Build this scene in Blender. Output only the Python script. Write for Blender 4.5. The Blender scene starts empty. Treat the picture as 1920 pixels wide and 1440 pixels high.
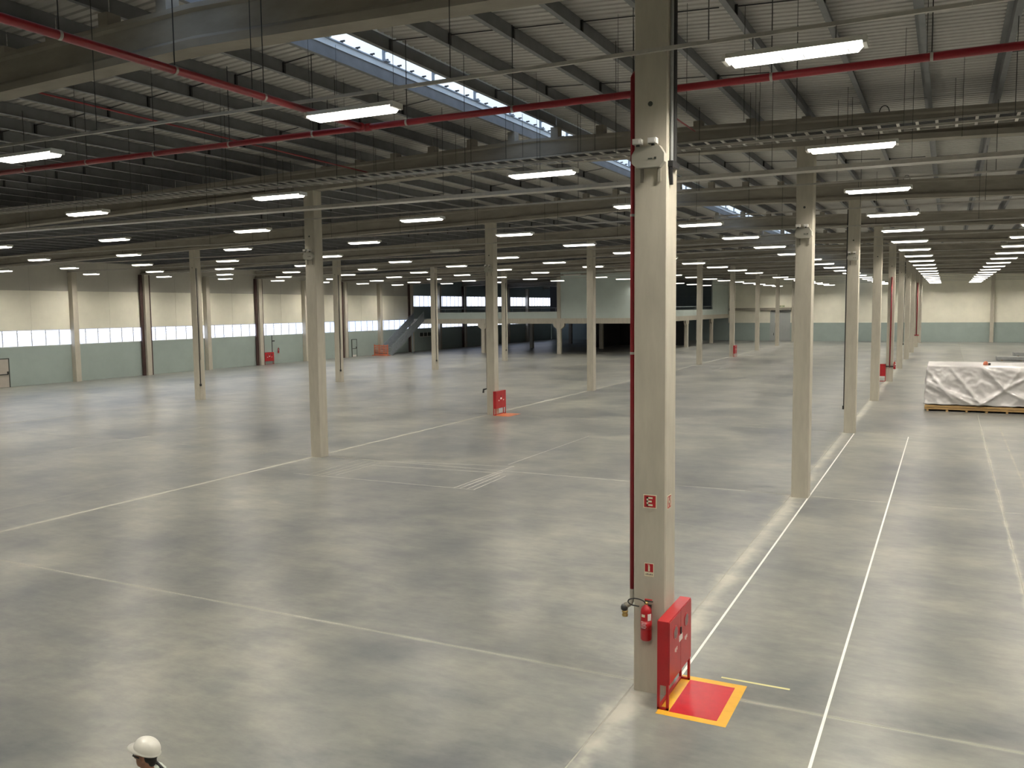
import bpy, math, random
from mathutils import Vector, Matrix, noise

random.seed(7)
scene = bpy.context.scene
col = scene.collection

# ------------------------------------------------------------------ camera
F_PX, YAW, PIT, ROLL, CAM_H = 1631.86, 0.4642, 0.0862, -0.0105, 5.7
cy_, sy_ = math.cos(YAW), math.sin(YAW)
cp_, sp_ = math.cos(PIT), math.sin(PIT)
cr_, sr_ = math.cos(ROLL), math.sin(ROLL)
fwd = Vector((-sy_ * cp_, cy_ * cp_, -sp_))
xh = Vector((cy_, sy_, 0))
uph = Vector((-sy_ * sp_, cy_ * sp_, cp_))
right = cr_ * xh + sr_ * uph
up = -sr_ * xh + cr_ * uph
cam_data = bpy.data.cameras.new('camera')
cam = bpy.data.objects.new('camera', cam_data)
col.objects.link(cam)
M = Matrix.Identity(4)
for i in range(3):
    M[i][0], M[i][1], M[i][2] = right[i], up[i], -fwd[i]
M[2][3] = CAM_H
cam.matrix_world = M
cam_data.sensor_fit = 'HORIZONTAL'
cam_data.sensor_width = 36.0
cam_data.lens = F_PX / 1920 * 36.0
cam_data.clip_start = 0.05
cam_data.clip_end = 600
scene.camera = cam

# ------------------------------------------------------------------ world, exposure
SKY_STRENGTH = 2.6
LAMP_STRENGTH = 255.0
LAMP_COLOR = (1.0, 0.94, 0.83)
w = bpy.data.worlds.new('overcast_sky')
scene.world = w
w.use_nodes = True
nt = w.node_tree
nt.nodes.clear()
wo = nt.nodes.new('ShaderNodeOutputWorld')
bg = nt.nodes.new('ShaderNodeBackground')
tc = nt.nodes.new('ShaderNodeTexCoord')
nz = nt.nodes.new('ShaderNodeTexNoise')
nz.inputs['Scale'].default_value = 3.5
nz.inputs['Detail'].default_value = 5
rp = nt.nodes.new('ShaderNodeValToRGB')
rp.color_ramp.elements[0].position = 0.38
rp.color_ramp.elements[0].color = (0.50, 0.68, 0.98, 1)
rp.color_ramp.elements[1].position = 0.62
rp.color_ramp.elements[1].color = (0.92, 0.96, 1.0, 1)
nt.links.new(tc.outputs['Generated'], nz.inputs['Vector'])
nt.links.new(nz.outputs['Fac'], rp.inputs['Fac'])
nt.links.new(rp.outputs['Color'], bg.inputs['Color'])
bg.inputs['Strength'].default_value = SKY_STRENGTH
nt.links.new(bg.outputs['Background'], wo.inputs['Surface'])
vs = scene.view_settings
vs.view_transform = 'Standard'
vs.look = 'None'
vs.gamma = 1.0
vs.use_curve_mapping = False
vs.exposure = 0.22

# ------------------------------------------------------------------ materials
MATS = {}


def principled(name, color, rough=0.7, metal=0.0, var=0.0, scale=3.0, stretch=(1, 1, 1), bump=0.0, spec=0.5, color2=None, detail=4):
    m = bpy.data.materials.new(name)
    m.use_nodes = True
    n = m.node_tree
    b = n.nodes['Principled BSDF']
    b.inputs['Roughness'].default_value = rough
    b.inputs['Metallic'].default_value = metal
    b.inputs['Specular IOR Level'].default_value = spec
    b.inputs['Base Color'].default_value = (*color, 1)
    if var > 0 or color2:
        g = n.nodes.new('ShaderNodeNewGeometry')
        mp = n.nodes.new('ShaderNodeMapping')
        mp.inputs['Scale'].default_value = stretch
        t = n.nodes.new('ShaderNodeTexNoise')
        t.inputs['Scale'].default_value = scale
        t.inputs['Detail'].default_value = detail
        t.inputs['Roughness'].default_value = 0.6
        r = n.nodes.new('ShaderNodeValToRGB')
        r.color_ramp.elements[0].position = 0.32
        r.color_ramp.elements[1].position = 0.68
        c0 = [max(0, c * (1 - var)) for c in color]
        c1 = list(color2) if color2 else [min(1, c * (1 + var)) for c in color]
        r.color_ramp.elements[0].color = (*c0, 1)
        r.color_ramp.elements[1].color = (*c1, 1)
        n.links.new(g.outputs['Position'], mp.inputs['Vector'])
        n.links.new(mp.outputs['Vector'], t.inputs['Vector'])
        n.links.new(t.outputs['Fac'], r.inputs['Fac'])
        n.links.new(r.outputs['Color'], b.inputs['Base Color'])
        if bump > 0:
            bp = n.nodes.new('ShaderNodeBump')
            bp.inputs['Strength'].default_value = bump
            bp.inputs['Distance'].default_value = 0.02
            n.links.new(t.outputs['Fac'], bp.inputs['Height'])
            n.links.new(bp.outputs['Normal'], b.inputs['Normal'])
    MATS[name] = m
    return m


principled('concrete', (0.50, 0.465, 0.385), 0.75, var=0.08, scale=2.2, stretch=(2.5, 2.5, 0.5), bump=0.15)
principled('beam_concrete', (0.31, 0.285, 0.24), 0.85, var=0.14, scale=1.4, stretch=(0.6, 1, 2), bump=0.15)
principled('green_paint', (0.345, 0.41, 0.385), 0.55, var=0.05, scale=0.6)
principled('pale_green', (0.52, 0.59, 0.555), 0.6, var=0.04, scale=0.8)
principled('cream_panel', (0.86, 0.83, 0.70), 0.65, var=0.05, scale=0.5)
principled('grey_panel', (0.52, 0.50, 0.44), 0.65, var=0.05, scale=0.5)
principled('deck_white', (0.46, 0.445, 0.415), 0.55, var=0.06, scale=0.6)
principled('galvanised', (0.37, 0.38, 0.38), 0.45, metal=0.35, var=0.12, scale=4)
principled('purlin_steel', (0.185, 0.19, 0.195), 0.55, metal=0.2, var=0.12, scale=2)
principled('tray_steel', (0.47, 0.45, 0.41), 0.45, metal=0.4, var=0.1, scale=5)
principled('stair_steel', (0.30, 0.335, 0.37), 0.5, metal=0.3, var=0.1, scale=3)
principled('red_paint', (0.46, 0.018, 0.024), 0.32, var=0.08, scale=3)
principled('red_pipe', (0.27, 0.010, 0.018), 0.38, var=0.1, scale=3)
principled('brown_steel', (0.060, 0.030, 0.026), 0.5, var=0.2, scale=2)
principled('black_rubber', (0.015, 0.015, 0.016), 0.5)
principled('dark_metal', (0.05, 0.05, 0.05), 0.45, metal=0.4)
principled('brass', (0.55, 0.40, 0.16), 0.3, metal=0.9)
principled('white_plastic', (0.72, 0.71, 0.66), 0.4)
principled('port_glass', (0.20, 0.10, 0.10), 0.2)
principled('added_louver_white', (0.55, 0.54, 0.50), 0.4)
principled('grey_plastic', (0.40, 0.385, 0.33), 0.5)
principled('cream_print', (0.80, 0.74, 0.55), 0.5)
principled('white_print', (0.82, 0.80, 0.77), 0.5)
principled('dark_print', (0.05, 0.06, 0.05), 0.6)
principled('green_print', (0.10, 0.24, 0.12), 0.6)
principled('white_line', (0.80, 0.79, 0.75), 0.5, var=0.06, scale=6)
principled('chalk_line', (0.62, 0.61, 0.56), 0.8, var=0.15, scale=6)
principled('faint_line', (0.50, 0.49, 0.43), 0.8, var=0.12, scale=6)
principled('yellow_paint', (0.78, 0.42, 0.035), 0.4, var=0.06, scale=6)
principled('pale_yellow', (0.66, 0.62, 0.30), 0.5)
principled('red_floor_paint', (0.58, 0.022, 0.035), 0.3, var=0.08, scale=5)
principled('orange_floor_paint', (0.70, 0.20, 0.07), 0.4, var=0.1, scale=5)
principled('orange_plastic', (0.55, 0.17, 0.09), 0.5, var=0.15, scale=3)
principled('joint_filler', (0.36, 0.35, 0.30), 0.8, var=0.1, scale=5)
principled('pallet_wood', (0.46, 0.29, 0.115), 0.7, var=0.22, scale=5, stretch=(0.6, 3, 3))
principled('door_grey', (0.40, 0.42, 0.41), 0.5, var=0.03, scale=2)
principled('door_beige', (0.46, 0.42, 0.37), 0.55, var=0.04, scale=2)
principled('skin', (0.40, 0.20, 0.125), 0.5, var=0.05, scale=12)
principled('hair', (0.012, 0.009, 0.008), 0.6)
principled('helmet_white', (0.80, 0.78, 0.70), 0.28)
principled('shirt_cloth', (0.55, 0.60, 0.54), 0.8, var=0.05, scale=20)
principled('trouser_cloth', (0.06, 0.07, 0.10), 0.85, var=0.1, scale=20)
principled('boot_leather', (0.03, 0.022, 0.018), 0.5)
principled('skylight_curb', (0.70, 0.76, 0.80), 0.5, var=0.06, scale=1)


def make_tarp_mat():
    m = principled('tarp', (0.66, 0.635, 0.625), 0.28, var=0.04, scale=3)
    m.node_tree.nodes['Principled BSDF'].inputs['Metallic'].default_value = 0.15


make_tarp_mat()


def make_floor_mat():
    m = bpy.data.materials.new('polished_concrete')
    m.use_nodes = True
    n = m.node_tree
    L = n.links.new
    b = n.nodes['Principled BSDF']
    g = n.nodes.new('ShaderNodeNewGeometry')

    def tex(scale, detail, stretch, rough=0.6, off=0.0):
        mp = n.nodes.new('ShaderNodeMapping')
        mp.inputs['Scale'].default_value = stretch
        mp.inputs['Location'].default_value = (off, off * 1.7, 0)
        t = n.nodes.new('ShaderNodeTexNoise')
        t.inputs['Scale'].default_value = scale
        t.inputs['Detail'].default_value = detail
        t.inputs['Roughness'].default_value = rough
        t.inputs['Distortion'].default_value = 0.15
        L(g.outputs['Position'], mp.inputs['Vector'])
        L(mp.outputs['Vector'], t.inputs['Vector'])
        return t

    def ramp(sock, p0, p1, c0, c1):
        r = n.nodes.new('ShaderNodeValToRGB')
        r.color_ramp.elements[0].position = p0
        r.color_ramp.elements[1].position = p1
        r.color_ramp.elements[0].color = (*c0, 1)
        r.color_ramp.elements[1].color = (*c1, 1)
        L(sock, r.inputs['Fac'])
        return r

    def mix(f, a, c, mode='MIX'):
        x = n.nodes.new('ShaderNodeMix')
        x.data_type = 'RGBA'
        x.blend_type = mode
        if isinstance(f, float):
            x.inputs['Factor'].default_value = f
        else:
            L(f, x.inputs['Factor'])
        L(a, x.inputs['A'])
        if isinstance(c, tuple):
            x.inputs['B'].default_value = (*c, 1)
        else:
            L(c, x.inputs['B'])
        return x.outputs['Result']

    big = tex(0.22, 5, (1.0, 0.8, 1), 0.62)
    med = tex(0.75, 6, (0.75, 1.25, 1), 0.68, 13)
    fine = tex(3.2, 5, (0.55, 1.5, 1), 0.7, 5)
    base = ramp(big.outputs['Fac'], 0.30, 0.68, (0.150, 0.160, 0.170), (0.405, 0.400, 0.345))
    medr = ramp(med.outputs['Fac'], 0.34, 0.66, (0.60, 0.62, 0.66), (1.0, 0.985, 0.94))
    c = mix(1.0, base.outputs['Color'], medr.outputs['Color'], 'MULTIPLY')
    finer = ramp(fine.outputs['Fac'], 0.3, 0.7, (0.80, 0.80, 0.82), (1.0, 1.0, 0.99))
    c = mix(1.0, c, finer.outputs['Color'], 'MULTIPLY')
    # pale dusty bands that lie along the joints
    sep = n.nodes.new('ShaderNodeSeparateXYZ')
    L(g.outputs['Position'], sep.inputs['Vector'])
    edge = tex(0.9, 4, (1, 1, 1), 0.7, 31)

    def math_(op, a, b_=None):
        x = n.nodes.new('ShaderNodeMath')
        x.operation = op
        for k, v in enumerate((a, b_)):
            if v is None:
                continue
            if isinstance(v, (int, float)):
                x.inputs[k].default_value = v
            else:
                L(v, x.inputs[k])
        return x.outputs[0]

    wob = math_('MULTIPLY', math_('SUBTRACT', edge.outputs['Fac'], 0.5), 1.0)

    def band(dist, half, strength, amount):
        d = math_('SUBTRACT', dist, math_('MULTIPLY', wob, half * amount))
        mr = n.nodes.new('ShaderNodeMapRange')
        mr.interpolation_type = 'SMOOTHSTEP'
        mr.inputs['From Min'].default_value = half
        mr.inputs['From Max'].default_value = -half * 0.5
        mr.inputs['To Min'].default_value = 0
        mr.inputs['To Max'].default_value = strength
        L(d, mr.inputs['Value'])
        return mr.outputs['Result']

    X, Y = sep.outputs['X'], sep.outputs['Y']
    masks = []
    for xc, half, st in ((-3.98, 0.36, 0.80), (-22.12, 0.20, 1.0), (-43.8, 0.2, 0.8), (-24.6, 0.10, 0.5),
                         (-33.0, 0.12, 0.55)):
        masks.append(band(math_('ABSOLUTE', math_('SUBTRACT', X, xc)), half, st, 3.0 if xc > -5 else 1.2))
    near = math_('LESS_THAN', Y, 46.0)
    for xc, half, st in ((1.5, 0.09, 0.9), (2.28, 0.07, 0.8)):
        masks.append(math_('MULTIPLY', near, band(math_('ABSOLUTE', math_('SUBTRACT', X, xc)), half, st, 3.0)))
    dy = math_('PINGPONG', math_('SUBTRACT', Y, 12.38), 7.31)
    masks.append(band(dy, 0.08, 0.75, 1.2))
    mx = masks[0]
    for k in masks[1:]:
        mx = math_('MAXIMUM', mx, k)
    c = mix(mx, c, (0.53, 0.51, 0.43))
    L(c, b.inputs['Base Color'])
    rr = n.nodes.new('ShaderNodeMapRange')
    rr.inputs['To Min'].default_value = 0.28
    rr.inputs['To Max'].default_value = 0.33
    L(med.outputs['Fac'], rr.inputs['Value'])
    L(math_('ADD', rr.outputs['Result'], math_('MULTIPLY', mx, 0.3)), b.inputs['Roughness'])
    b.inputs['Specular IOR Level'].default_value = 0.55
    MATS['polished_concrete'] = m


make_floor_mat()


def emission(name, color, strength):
    m = bpy.data.materials.new(name)
    m.use_nodes = True
    n = m.node_tree
    n.nodes.clear()
    o = n.nodes.new('ShaderNodeOutputMaterial')
    e = n.nodes.new('ShaderNodeEmission')
    e.inputs['Color'].default_value = (*color, 1)
    e.inputs['Strength'].default_value = strength
    n.links.new(e.outputs[0], o.inputs['Surface'])
    MATS[name] = m


emission('lamp_glow', LAMP_COLOR, LAMP_STRENGTH)
emission('lamp_side', LAMP_COLOR, 6.0)


def glass(name, color, gloss=0.08, rough=0.05):
    m = bpy.data.materials.new(name)
    m.use_nodes = True
    n = m.node_tree
    n.nodes.clear()
    o = n.nodes.new('ShaderNodeOutputMaterial')
    t = n.nodes.new('ShaderNodeBsdfTransparent')
    t.inputs['Color'].default_value = (*color, 1)
    gl = n.nodes.new('ShaderNodeBsdfGlossy')
    gl.inputs['Roughness'].default_value = rough
    mx = n.nodes.new('ShaderNodeMixShader')
    mx.inputs['Fac'].default_value = gloss
    n.links.new(t.outputs[0], mx.inputs[1])
    n.links.new(gl.outputs[0], mx.inputs[2])
    n.links.new(mx.outputs[0], o.inputs['Surface'])
    MATS[name] = m


glass('window_glass', (0.97, 0.96, 1.0))
glass('skylight_glass', (0.62, 0.64, 0.66), 0.04)
glass('porthole_glass', (0.35, 0.36, 0.36), 0.25, 0.15)


# ------------------------------------------------------------------ mesh helpers
class MB:
    def __init__(self):
        self.v, self.f = [], []

    def add(self, vs, fs):
        o = len(self.v)
        self.v += [tuple(p) for p in vs]
        self.f += [tuple(i + o for i in q) for q in fs]
        return self

    def box(self, x0, x1, y0, y1, z0, z1):
        return self.add([(x0, y0, z0), (x1, y0, z0), (x1, y1, z0), (x0, y1, z0),
                         (x0, y0, z1), (x1, y0, z1), (x1, y1, z1), (x0, y1, z1)],
                        [(0, 3, 2, 1), (4, 5, 6, 7), (0, 1, 5, 4), (1, 2, 6, 5), (2, 3, 7, 6), (3, 0, 4, 7)])

    def bbox(self, x0, x1, y0, y1, z0, z1, c=0.02):
        # box with chamfered vertical edges
        p = [(x0 + c, y0), (x1 - c, y0), (x1, y0 + c), (x1, y1 - c), (x1 - c, y1), (x0 + c, y1), (x0, y1 - c), (x0, y0 + c)]
        return self.poly(p, z0, z1)

    def poly(self, pts, z0, z1):
        n = len(pts)
        return self.add([(x, y, z0) for x, y in pts] + [(x, y, z1) for x, y in pts],
                        [tuple(range(n - 1, -1, -1)), tuple(range(n, 2 * n))] + [(i, (i + 1) % n, (i + 1) % n + n, i + n) for i in range(n)])

    def extr(self, pts, a0, a1, axis):
        # profile pts in the two other axes, extruded along axis ('x': pts are (y,z); 'y': pts are (x,z))
        n = len(pts)
        mk = (lambda p, a: (a, p[0], p[1])) if axis == 'x' else (lambda p, a: (p[0], a, p[1]))
        return self.add([mk(p, a0) for p in pts] + [mk(p, a1) for p in pts],
                        [tuple(range(n - 1, -1, -1)), tuple(range(n, 2 * n))] + [(i, (i + 1) % n, (i + 1) % n + n, i + n) for i in range(n)])

    def tube(self, pts, r, n=10, caps=True):
        pts = [Vector(p) for p in pts]
        rs = r if isinstance(r, (list, tuple)) else [r] * len(pts)
        o = len(self.v)
        d0 = (pts[1] - pts[0]).normalized()
        ref = Vector((0, 0, 1)) if abs(d0.z) < 0.9 else Vector((1, 0, 0))
        a = d0.cross(ref).normalized()
        for i, p in enumerate(pts):
            if i == 0:
                d = pts[1] - pts[0]
            elif i == len(pts) - 1:
                d = pts[-1] - pts[-2]
            else:
                d = (pts[i + 1] - pts[i]).normalized() + (pts[i] - pts[i - 1]).normalized()
            d.normalize()
            a = (a - d * a.dot(d)).normalized()
            b = d.cross(a)
            for k in range(n):
                t = 2 * math.pi * k / n
                self.v.append(tuple(p + (a * math.cos(t) + b * math.sin(t)) * rs[i]))
        for i in range(len(pts) - 1):
            for k in range(n):
                self.f.append((o + i * n + k, o + i * n + (k + 1) % n, o + (i + 1) * n + (k + 1) % n, o + (i + 1) * n + k))
        if caps:
            self.f.append(tuple(o + k for k in range(n - 1, -1, -1)))
            e = o + (len(pts) - 1) * n
            self.f.append(tuple(e + k for k in range(n)))
        return self

    def lathe(self, prof, c, n=20, axis='z'):
        o = len(self.v)
        for r, h in prof:
            for k in range(n):
                t = 2 * math.pi * k / n
                a, b = r * math.cos(t), r * math.sin(t)
                q = {'z': (a, b, h), 'x': (h, a, b), 'y': (b, h, a)}[axis]
                self.v.append((c[0] + q[0], c[1] + q[1], c[2] + q[2]))
        for i in range(len(prof) - 1):
            for k in range(n):
                self.f.append((o + i * n + k, o + i * n + (k + 1) % n, o + (i + 1) * n + (k + 1) % n, o + (i + 1) * n + k))
        self.f.append(tuple(o + k for k in range(n - 1, -1, -1)))
        e = o + (len(prof) - 1) * n
        self.f.append(tuple(e + k for k in range(n)))
        return self

    def ell(self, c, r, nu=14, nv=10, rot=None):
        o = len(self.v)
        R = rot or Matrix.Identity(3)
        c = Vector(c)
        self.v.append(tuple(c + R @ Vector((0, 0, r[2]))))
        for j in range(1, nv):
            ph = math.pi * j / nv
            for k in range(nu):
                t = 2 * math.pi * k / nu
                self.v.append(tuple(c + R @ Vector((r[0] * math.sin(ph) * math.cos(t), r[1] * math.sin(ph) * math.sin(t), r[2] * math.cos(ph)))))
        self.v.append(tuple(c + R @ Vector((0, 0, -r[2]))))
        last = len(self.v) - 1
        for k in range(nu):
            self.f.append((o, o + 1 + k, o + 1 + (k + 1) % nu))
            b = o + 1 + (nv - 2) * nu
            self.f.append((b + k, last, b + (k + 1) % nu))
        for j in range(nv - 2):
            for k in range(nu):
                a = o + 1 + j * nu
                self.f.append((a + k, a + nu + k, a + nu + (k + 1) % nu, a + (k + 1) % nu))
        return self

    def mesh(self, name, mat, smooth=False):
        me = bpy.data.meshes.new(name)
        me.from_pydata(self.v, [], self.f)
        me.materials.append(MATS[mat])
        if smooth:
            for p in me.polygons:
                p.use_smooth = True
        me.update()
        return me

    def build(self, name, mat, parent=None, smooth=False, local=False):
        if parent is not None and not local:
            off = Vector((0, 0, 0))
            q = parent
            while q is not None:
                off += q.location
                q = q.parent
            self.v = [(x - off.x, y - off.y, z - off.z) for x, y, z in self.v]
        o = bpy.data.objects.new(name, self.mesh(name, mat, smooth))
        col.objects.link(o)
        o.parent = parent
        return o


def box(name, mat, parent, *b):
    return MB().box(*b).build(name, mat, parent)


def tag(o, label=None, cat=None, group=None, kind=None):
    for k, v in (('label', label), ('category', cat), ('group', group), ('kind', kind)):
        if v:
            o[k] = v
    return o


def thing(name, loc, label=None, cat=None, group=None, kind=None, rz=0.0):
    o = bpy.data.objects.new(name, None)
    o.empty_display_size = 0.1
    o.location = loc
    o.rotation_euler.z = rz
    col.objects.link(o)
    return tag(o, label, cat, group, kind)


def inst(name, me, parent, loc=(0, 0, 0)):
    o = bpy.data.objects.new(name, me)
    o.location = loc
    col.objects.link(o)
    o.parent = parent
    return o


def copy_tree(o, parent=None):
    c = o.copy()
    col.objects.link(c)
    c.parent = parent
    for ch in o.children:
        copy_tree(ch, c)
    return c


# ------------------------------------------------------------------ the grid of the hall
XA, XB, XC = -4.053, -22.201, -43.83
Y1, S, CW = 12.046, 14.6187, 0.485
XL, XR = -65.5, 24.0
YF = 147.3                 # inner face of the far wall
YM = YF
Y0 = Y1 - S                # wall behind the camera
RX = -12.55                # ridge


def gy(n):                 # front face of the columns of grid line n (1 = nearest)
    return Y1 + (n - 1) * S


def beam_bottom(x):
    return 10.52 - 0.027 * abs(x - RX)


def beam_top(x):
    return beam_bottom(x) + 0.80


def roof_bottom(x):        # underside of the purlins
    return max(beam_top(x), 11.68 - 0.062 * abs(x - RX))


# ------------------------------------------------------------------ floor
floor = thing('floor', (0, 0, 0), kind='structure')
FX = [XL - 0.4, -54.6, XC, -33.0, -22.12, -4.1, 1.5, 12.0, XR + 0.3]
FY = [Y0 - 0.3] + [12.38 + S * i for i in range(9)] + [YM + 0.4]
G = 0.010
slab_cache = {}
for i in range(len(FX) - 1):
    for j in range(len(FY) - 1):
        a, b = FX[i] + G, FX[i + 1] - G
        c, d = FY[j] + G, FY[j + 1] - G
        key = (round(b - a, 3), round(d - c, 3))
        if key not in slab_cache:
            e = 0.006
            m = MB()
            L_, W_ = b - a, d - c
            m.add([(0, 0, -0.2), (L_, 0, -0.2), (L_, W_, -0.2), (0, W_, -0.2),
                   (0, 0, -e), (L_, 0, -e), (L_, W_, -e), (0, W_, -e),
                   (e, e, 0), (L_ - e, e, 0), (L_ - e, W_ - e, 0), (e, W_ - e, 0)],
                  [(0, 3, 2, 1), (8, 9, 10, 11)] + [(k, (k + 1) % 4, (k + 1) % 4 + 4, k + 4) for k in range(4)]
                  + [(k + 4, (k + 1) % 4 + 4, (k + 1) % 4 + 8, k + 8) for k in range(4)])
            slab_cache[key] = m.mesh('floor_slab', 'polished_concrete')
        inst('floor_slab', slab_cache[key], floor, (a, c, 0))
for x in FX[1:-1]:
    box('joint_filler', 'joint_filler', floor, x - G, x + G, FY[0], FY[-1], -0.1, -0.004)
for y in FY[1:-1]:
    for i in range(len(FX) - 1):
        box('joint_filler', 'joint_filler', floor, FX[i] + G, FX[i + 1] - G, y - G, y + G, -0.1, -0.004)


def stroke(name, mat, p, q, wd=0.05, h=0.002):
    p, q = Vector((*p, 0)), Vector((*q, 0))
    d = (q - p).normalized()
    s = Vector((-d.y, d.x, 0)) * wd / 2
    c4 = [p - s, q - s, q + s, p + s]
    return MB().poly([(v.x, v.y) for v in c4], 0.0, h).build(name, mat, floor)


def white(*a, **k):
    return stroke('painted_line', 'white_line', *a, **k)


white((-3.55, 12.86), (-3.60, 41.2), wd=0.042)
white((-1.37, 7.0), (-1.385, 41.0), wd=0.040)
stroke('painted_line', 'pale_yellow', (-2.97, 13.04), (-1.95, 13.04), wd=0.05)
for p, q in (((-20.5, 23.65), (-13.25, 23.76)), ((-19.9, 26.9), (-13.9, 27.9)), ((-13.3, 23.76), (-13.4, 26.2)),
             ((-13.55, 23.74), (-13.62, 26.2)), ((-13.8, 23.74), (-13.85, 26.9)), ((-14.02, 23.73), (-13.98, 28.0)),
             ((-18.9, 24.0), (-18.85, 26.6)), ((-19.2, 23.6), (-19.2, 26.8)), ((-19.5, 23.6), (-19.55, 26.8)), ((-19.85, 23.6), (-20.0, 26.8)),
             ((-18.9, 26.1), (-14.0, 26.6)), ((-14.3, 28.2), (-14.2, 36.0))):
    stroke('chalk_line', 'chalk_line' if p[0] > -16 else 'faint_line', p, q, wd=0.03)


def keep_clear(x, y0, y1, xr, far=False):
    # hydrant marking: yellow border with a red field
    bm = MB().box(x, xr, y0, y1, 0.0, 0.0022)
    b = bm.build('marking_border', 'orange_floor_paint' if far else 'yellow_paint', floor)
    box('marking_field', 'orange_floor_paint' if far else 'red_floor_paint', floor, x + 0.155, xr - 0.15, y0 + 0.13, y1 - 0.14, 0.0, 0.0045)


keep_clear(-3.53, 11.45, 12.88, -2.545)
keep_clear(XB + CW + 0.02, gy(3) - 0.35, gy(3) + 1.05, XB + CW + 1.05, True)

# ------------------------------------------------------------------ ceiling: beams, purlins, deck, rooflight
ceiling = thing('ceiling', (0, 0, 0), kind='structure')


def loft_x(prof, xs, zf):
    # profile (y, z) swept along x, z offset by zf(x)
    m = MB()
    n = len(prof)
    vs, fs = [], []
    for x in xs:
        vs += [(x, y, z + zf(x)) for y, z in prof]
    for i in range(len(xs) - 1):
        for k in range(n):
            fs.append((i * n + k, i * n + (k + 1) % n, (i + 1) * n + (k + 1) % n, (i + 1) * n + k))
    fs.append(tuple(range(n - 1, -1, -1)))
    fs.append(tuple((len(xs) - 1) * n + k for k in range(n)))
    return m.add(vs, fs)


BEAM = [(-0.24, 0), (0.24, 0), (0.24, 0.15), (0.13, 0.24), (0.13, 0.66), (0.2, 0.71), (0.2, 0.8), (-0.2, 0.8), (-0.2, 0.71), (-0.13, 0.66), (-0.13, 0.24), (-0.24, 0.15)]
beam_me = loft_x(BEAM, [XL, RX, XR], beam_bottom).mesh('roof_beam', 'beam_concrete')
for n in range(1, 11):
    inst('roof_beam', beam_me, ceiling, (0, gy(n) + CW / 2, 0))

PX = [-0.65 - 1.585 * k for k in range(-15, 41)]
PX = [x for x in PX if XL + 0.3 < x < XR - 0.3]


def purlin_mesh(ln):
    m = MB()
    h, fl, t = 0.34, 0.11, 0.012
    prof = [(-t / 2, t), (-t / 2, h - t), (-fl, h - t), (-fl, h), (t / 2, h), (t / 2, t), (fl, t), (fl, 0), (-t / 2, 0)]
    m.extr(prof, 0, ln, 'y')
    return m.mesh('purlin', 'purlin_steel')


p_bay, p_long = purlin_mesh(S - 0.03), purlin_mesh(YF - (Y1 + 4 * S))
for x in PX:
    z = roof_bottom(x)
    for n in range(0, 5):
        inst('purlin', p_bay, ceiling, (x, gy(n) + CW / 2 + 0.015, z))
    inst('purlin', p_long, ceiling, (x, gy(5) + CW / 2, z))
# concrete stubs that carry the purlins where the roof rises over the beams
for n in range(1, 7):
    for x in PX:
        dz = roof_bottom(x) - beam_top(x)
        if dz > 0.04:
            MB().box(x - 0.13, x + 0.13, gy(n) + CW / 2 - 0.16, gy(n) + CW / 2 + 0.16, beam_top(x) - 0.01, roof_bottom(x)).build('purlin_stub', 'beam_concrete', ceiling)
# sag rods and stiffeners between the purlins of the nearest bays
for n in range(1, 4):
    for fr in (0.36, 0.72):
        y = gy(n) + S * fr
        for i in range(len(PX) - 1):
            x0, x1 = PX[i + 1], PX[i]
            if x0 < -34 or x1 > 8 or (x0 < RX < x1):
                continue
            z0, z1 = roof_bottom(x0), roof_bottom(x1)
            MB().tube([(x0 + 0.01, y, z0 + 0.27), (x1 - 0.3, y, z1 + 0.30)], 0.014, 5).box(x0 + 0.006, x0 + 0.06, y - 0.03, y + 0.03, z0 + 0.02, z0 + 0.3).build('purlin_brace', 'dark_metal', ceiling)

for n in range(2, 5):
    pts = [(-1.75 + 0.13 * math.cos(math.pi * k / 10), gy(n) + 0.1, beam_top(-1.75) - 0.02 + 0.2 * math.sin(math.pi * k / 10)) for k in range(11)]
    MB().tube(pts, 0.014, 6).build('lifting_loop', 'dark_metal', ceiling)

# corrugated deck on each side of the rooflight
SKX0, SKX1 = -13.25, -11.72


def deck(xs):
    pitch, rib = 0.25, 0.035
    prof = []
    y = Y0 - 0.2
    while y < YM + 0.2:
        prof += [(y, 0), (y + 0.14, 0), (y + 0.165, rib), (y + 0.225, rib)]
        y += pitch
    m = MB()
    n = len(prof)
    vs, fs = [], []
    for x in xs:
        z = roof_bottom(x) + 0.34
        vs += [(x, py, z + pz) for py, pz in prof]
    for i in range(len(xs) - 1):
        for k in range(n - 1):
            fs.append((i * n + k, i * n + k + 1, (i + 1) * n + k + 1, (i + 1) * n + k))
    return m.add(vs, fs).build('roof_deck', 'deck_white', ceiling)


deck([XL - 0.3, -40, -22.55, -20, -16, SKX0 - 0.06])
deck([SKX1 - 0.01, -8, -4.5, -2.55, 10, XR + 0.3])
# weather skin over the deck keeps daylight out
for xs in ([XL - 0.4, -22.55, SKX0 - 0.12], [SKX1 + 0.12, -2.55, XR + 0.4]):
    loft_x([(Y0 - 0.4, 0), (YM + 0.4, 0), (YM + 0.4, 0.06), (Y0 - 0.4, 0.06)], xs, lambda x: roof_bottom(x) + 0.40).build('roof_skin', 'galvanised', ceiling)

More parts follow.
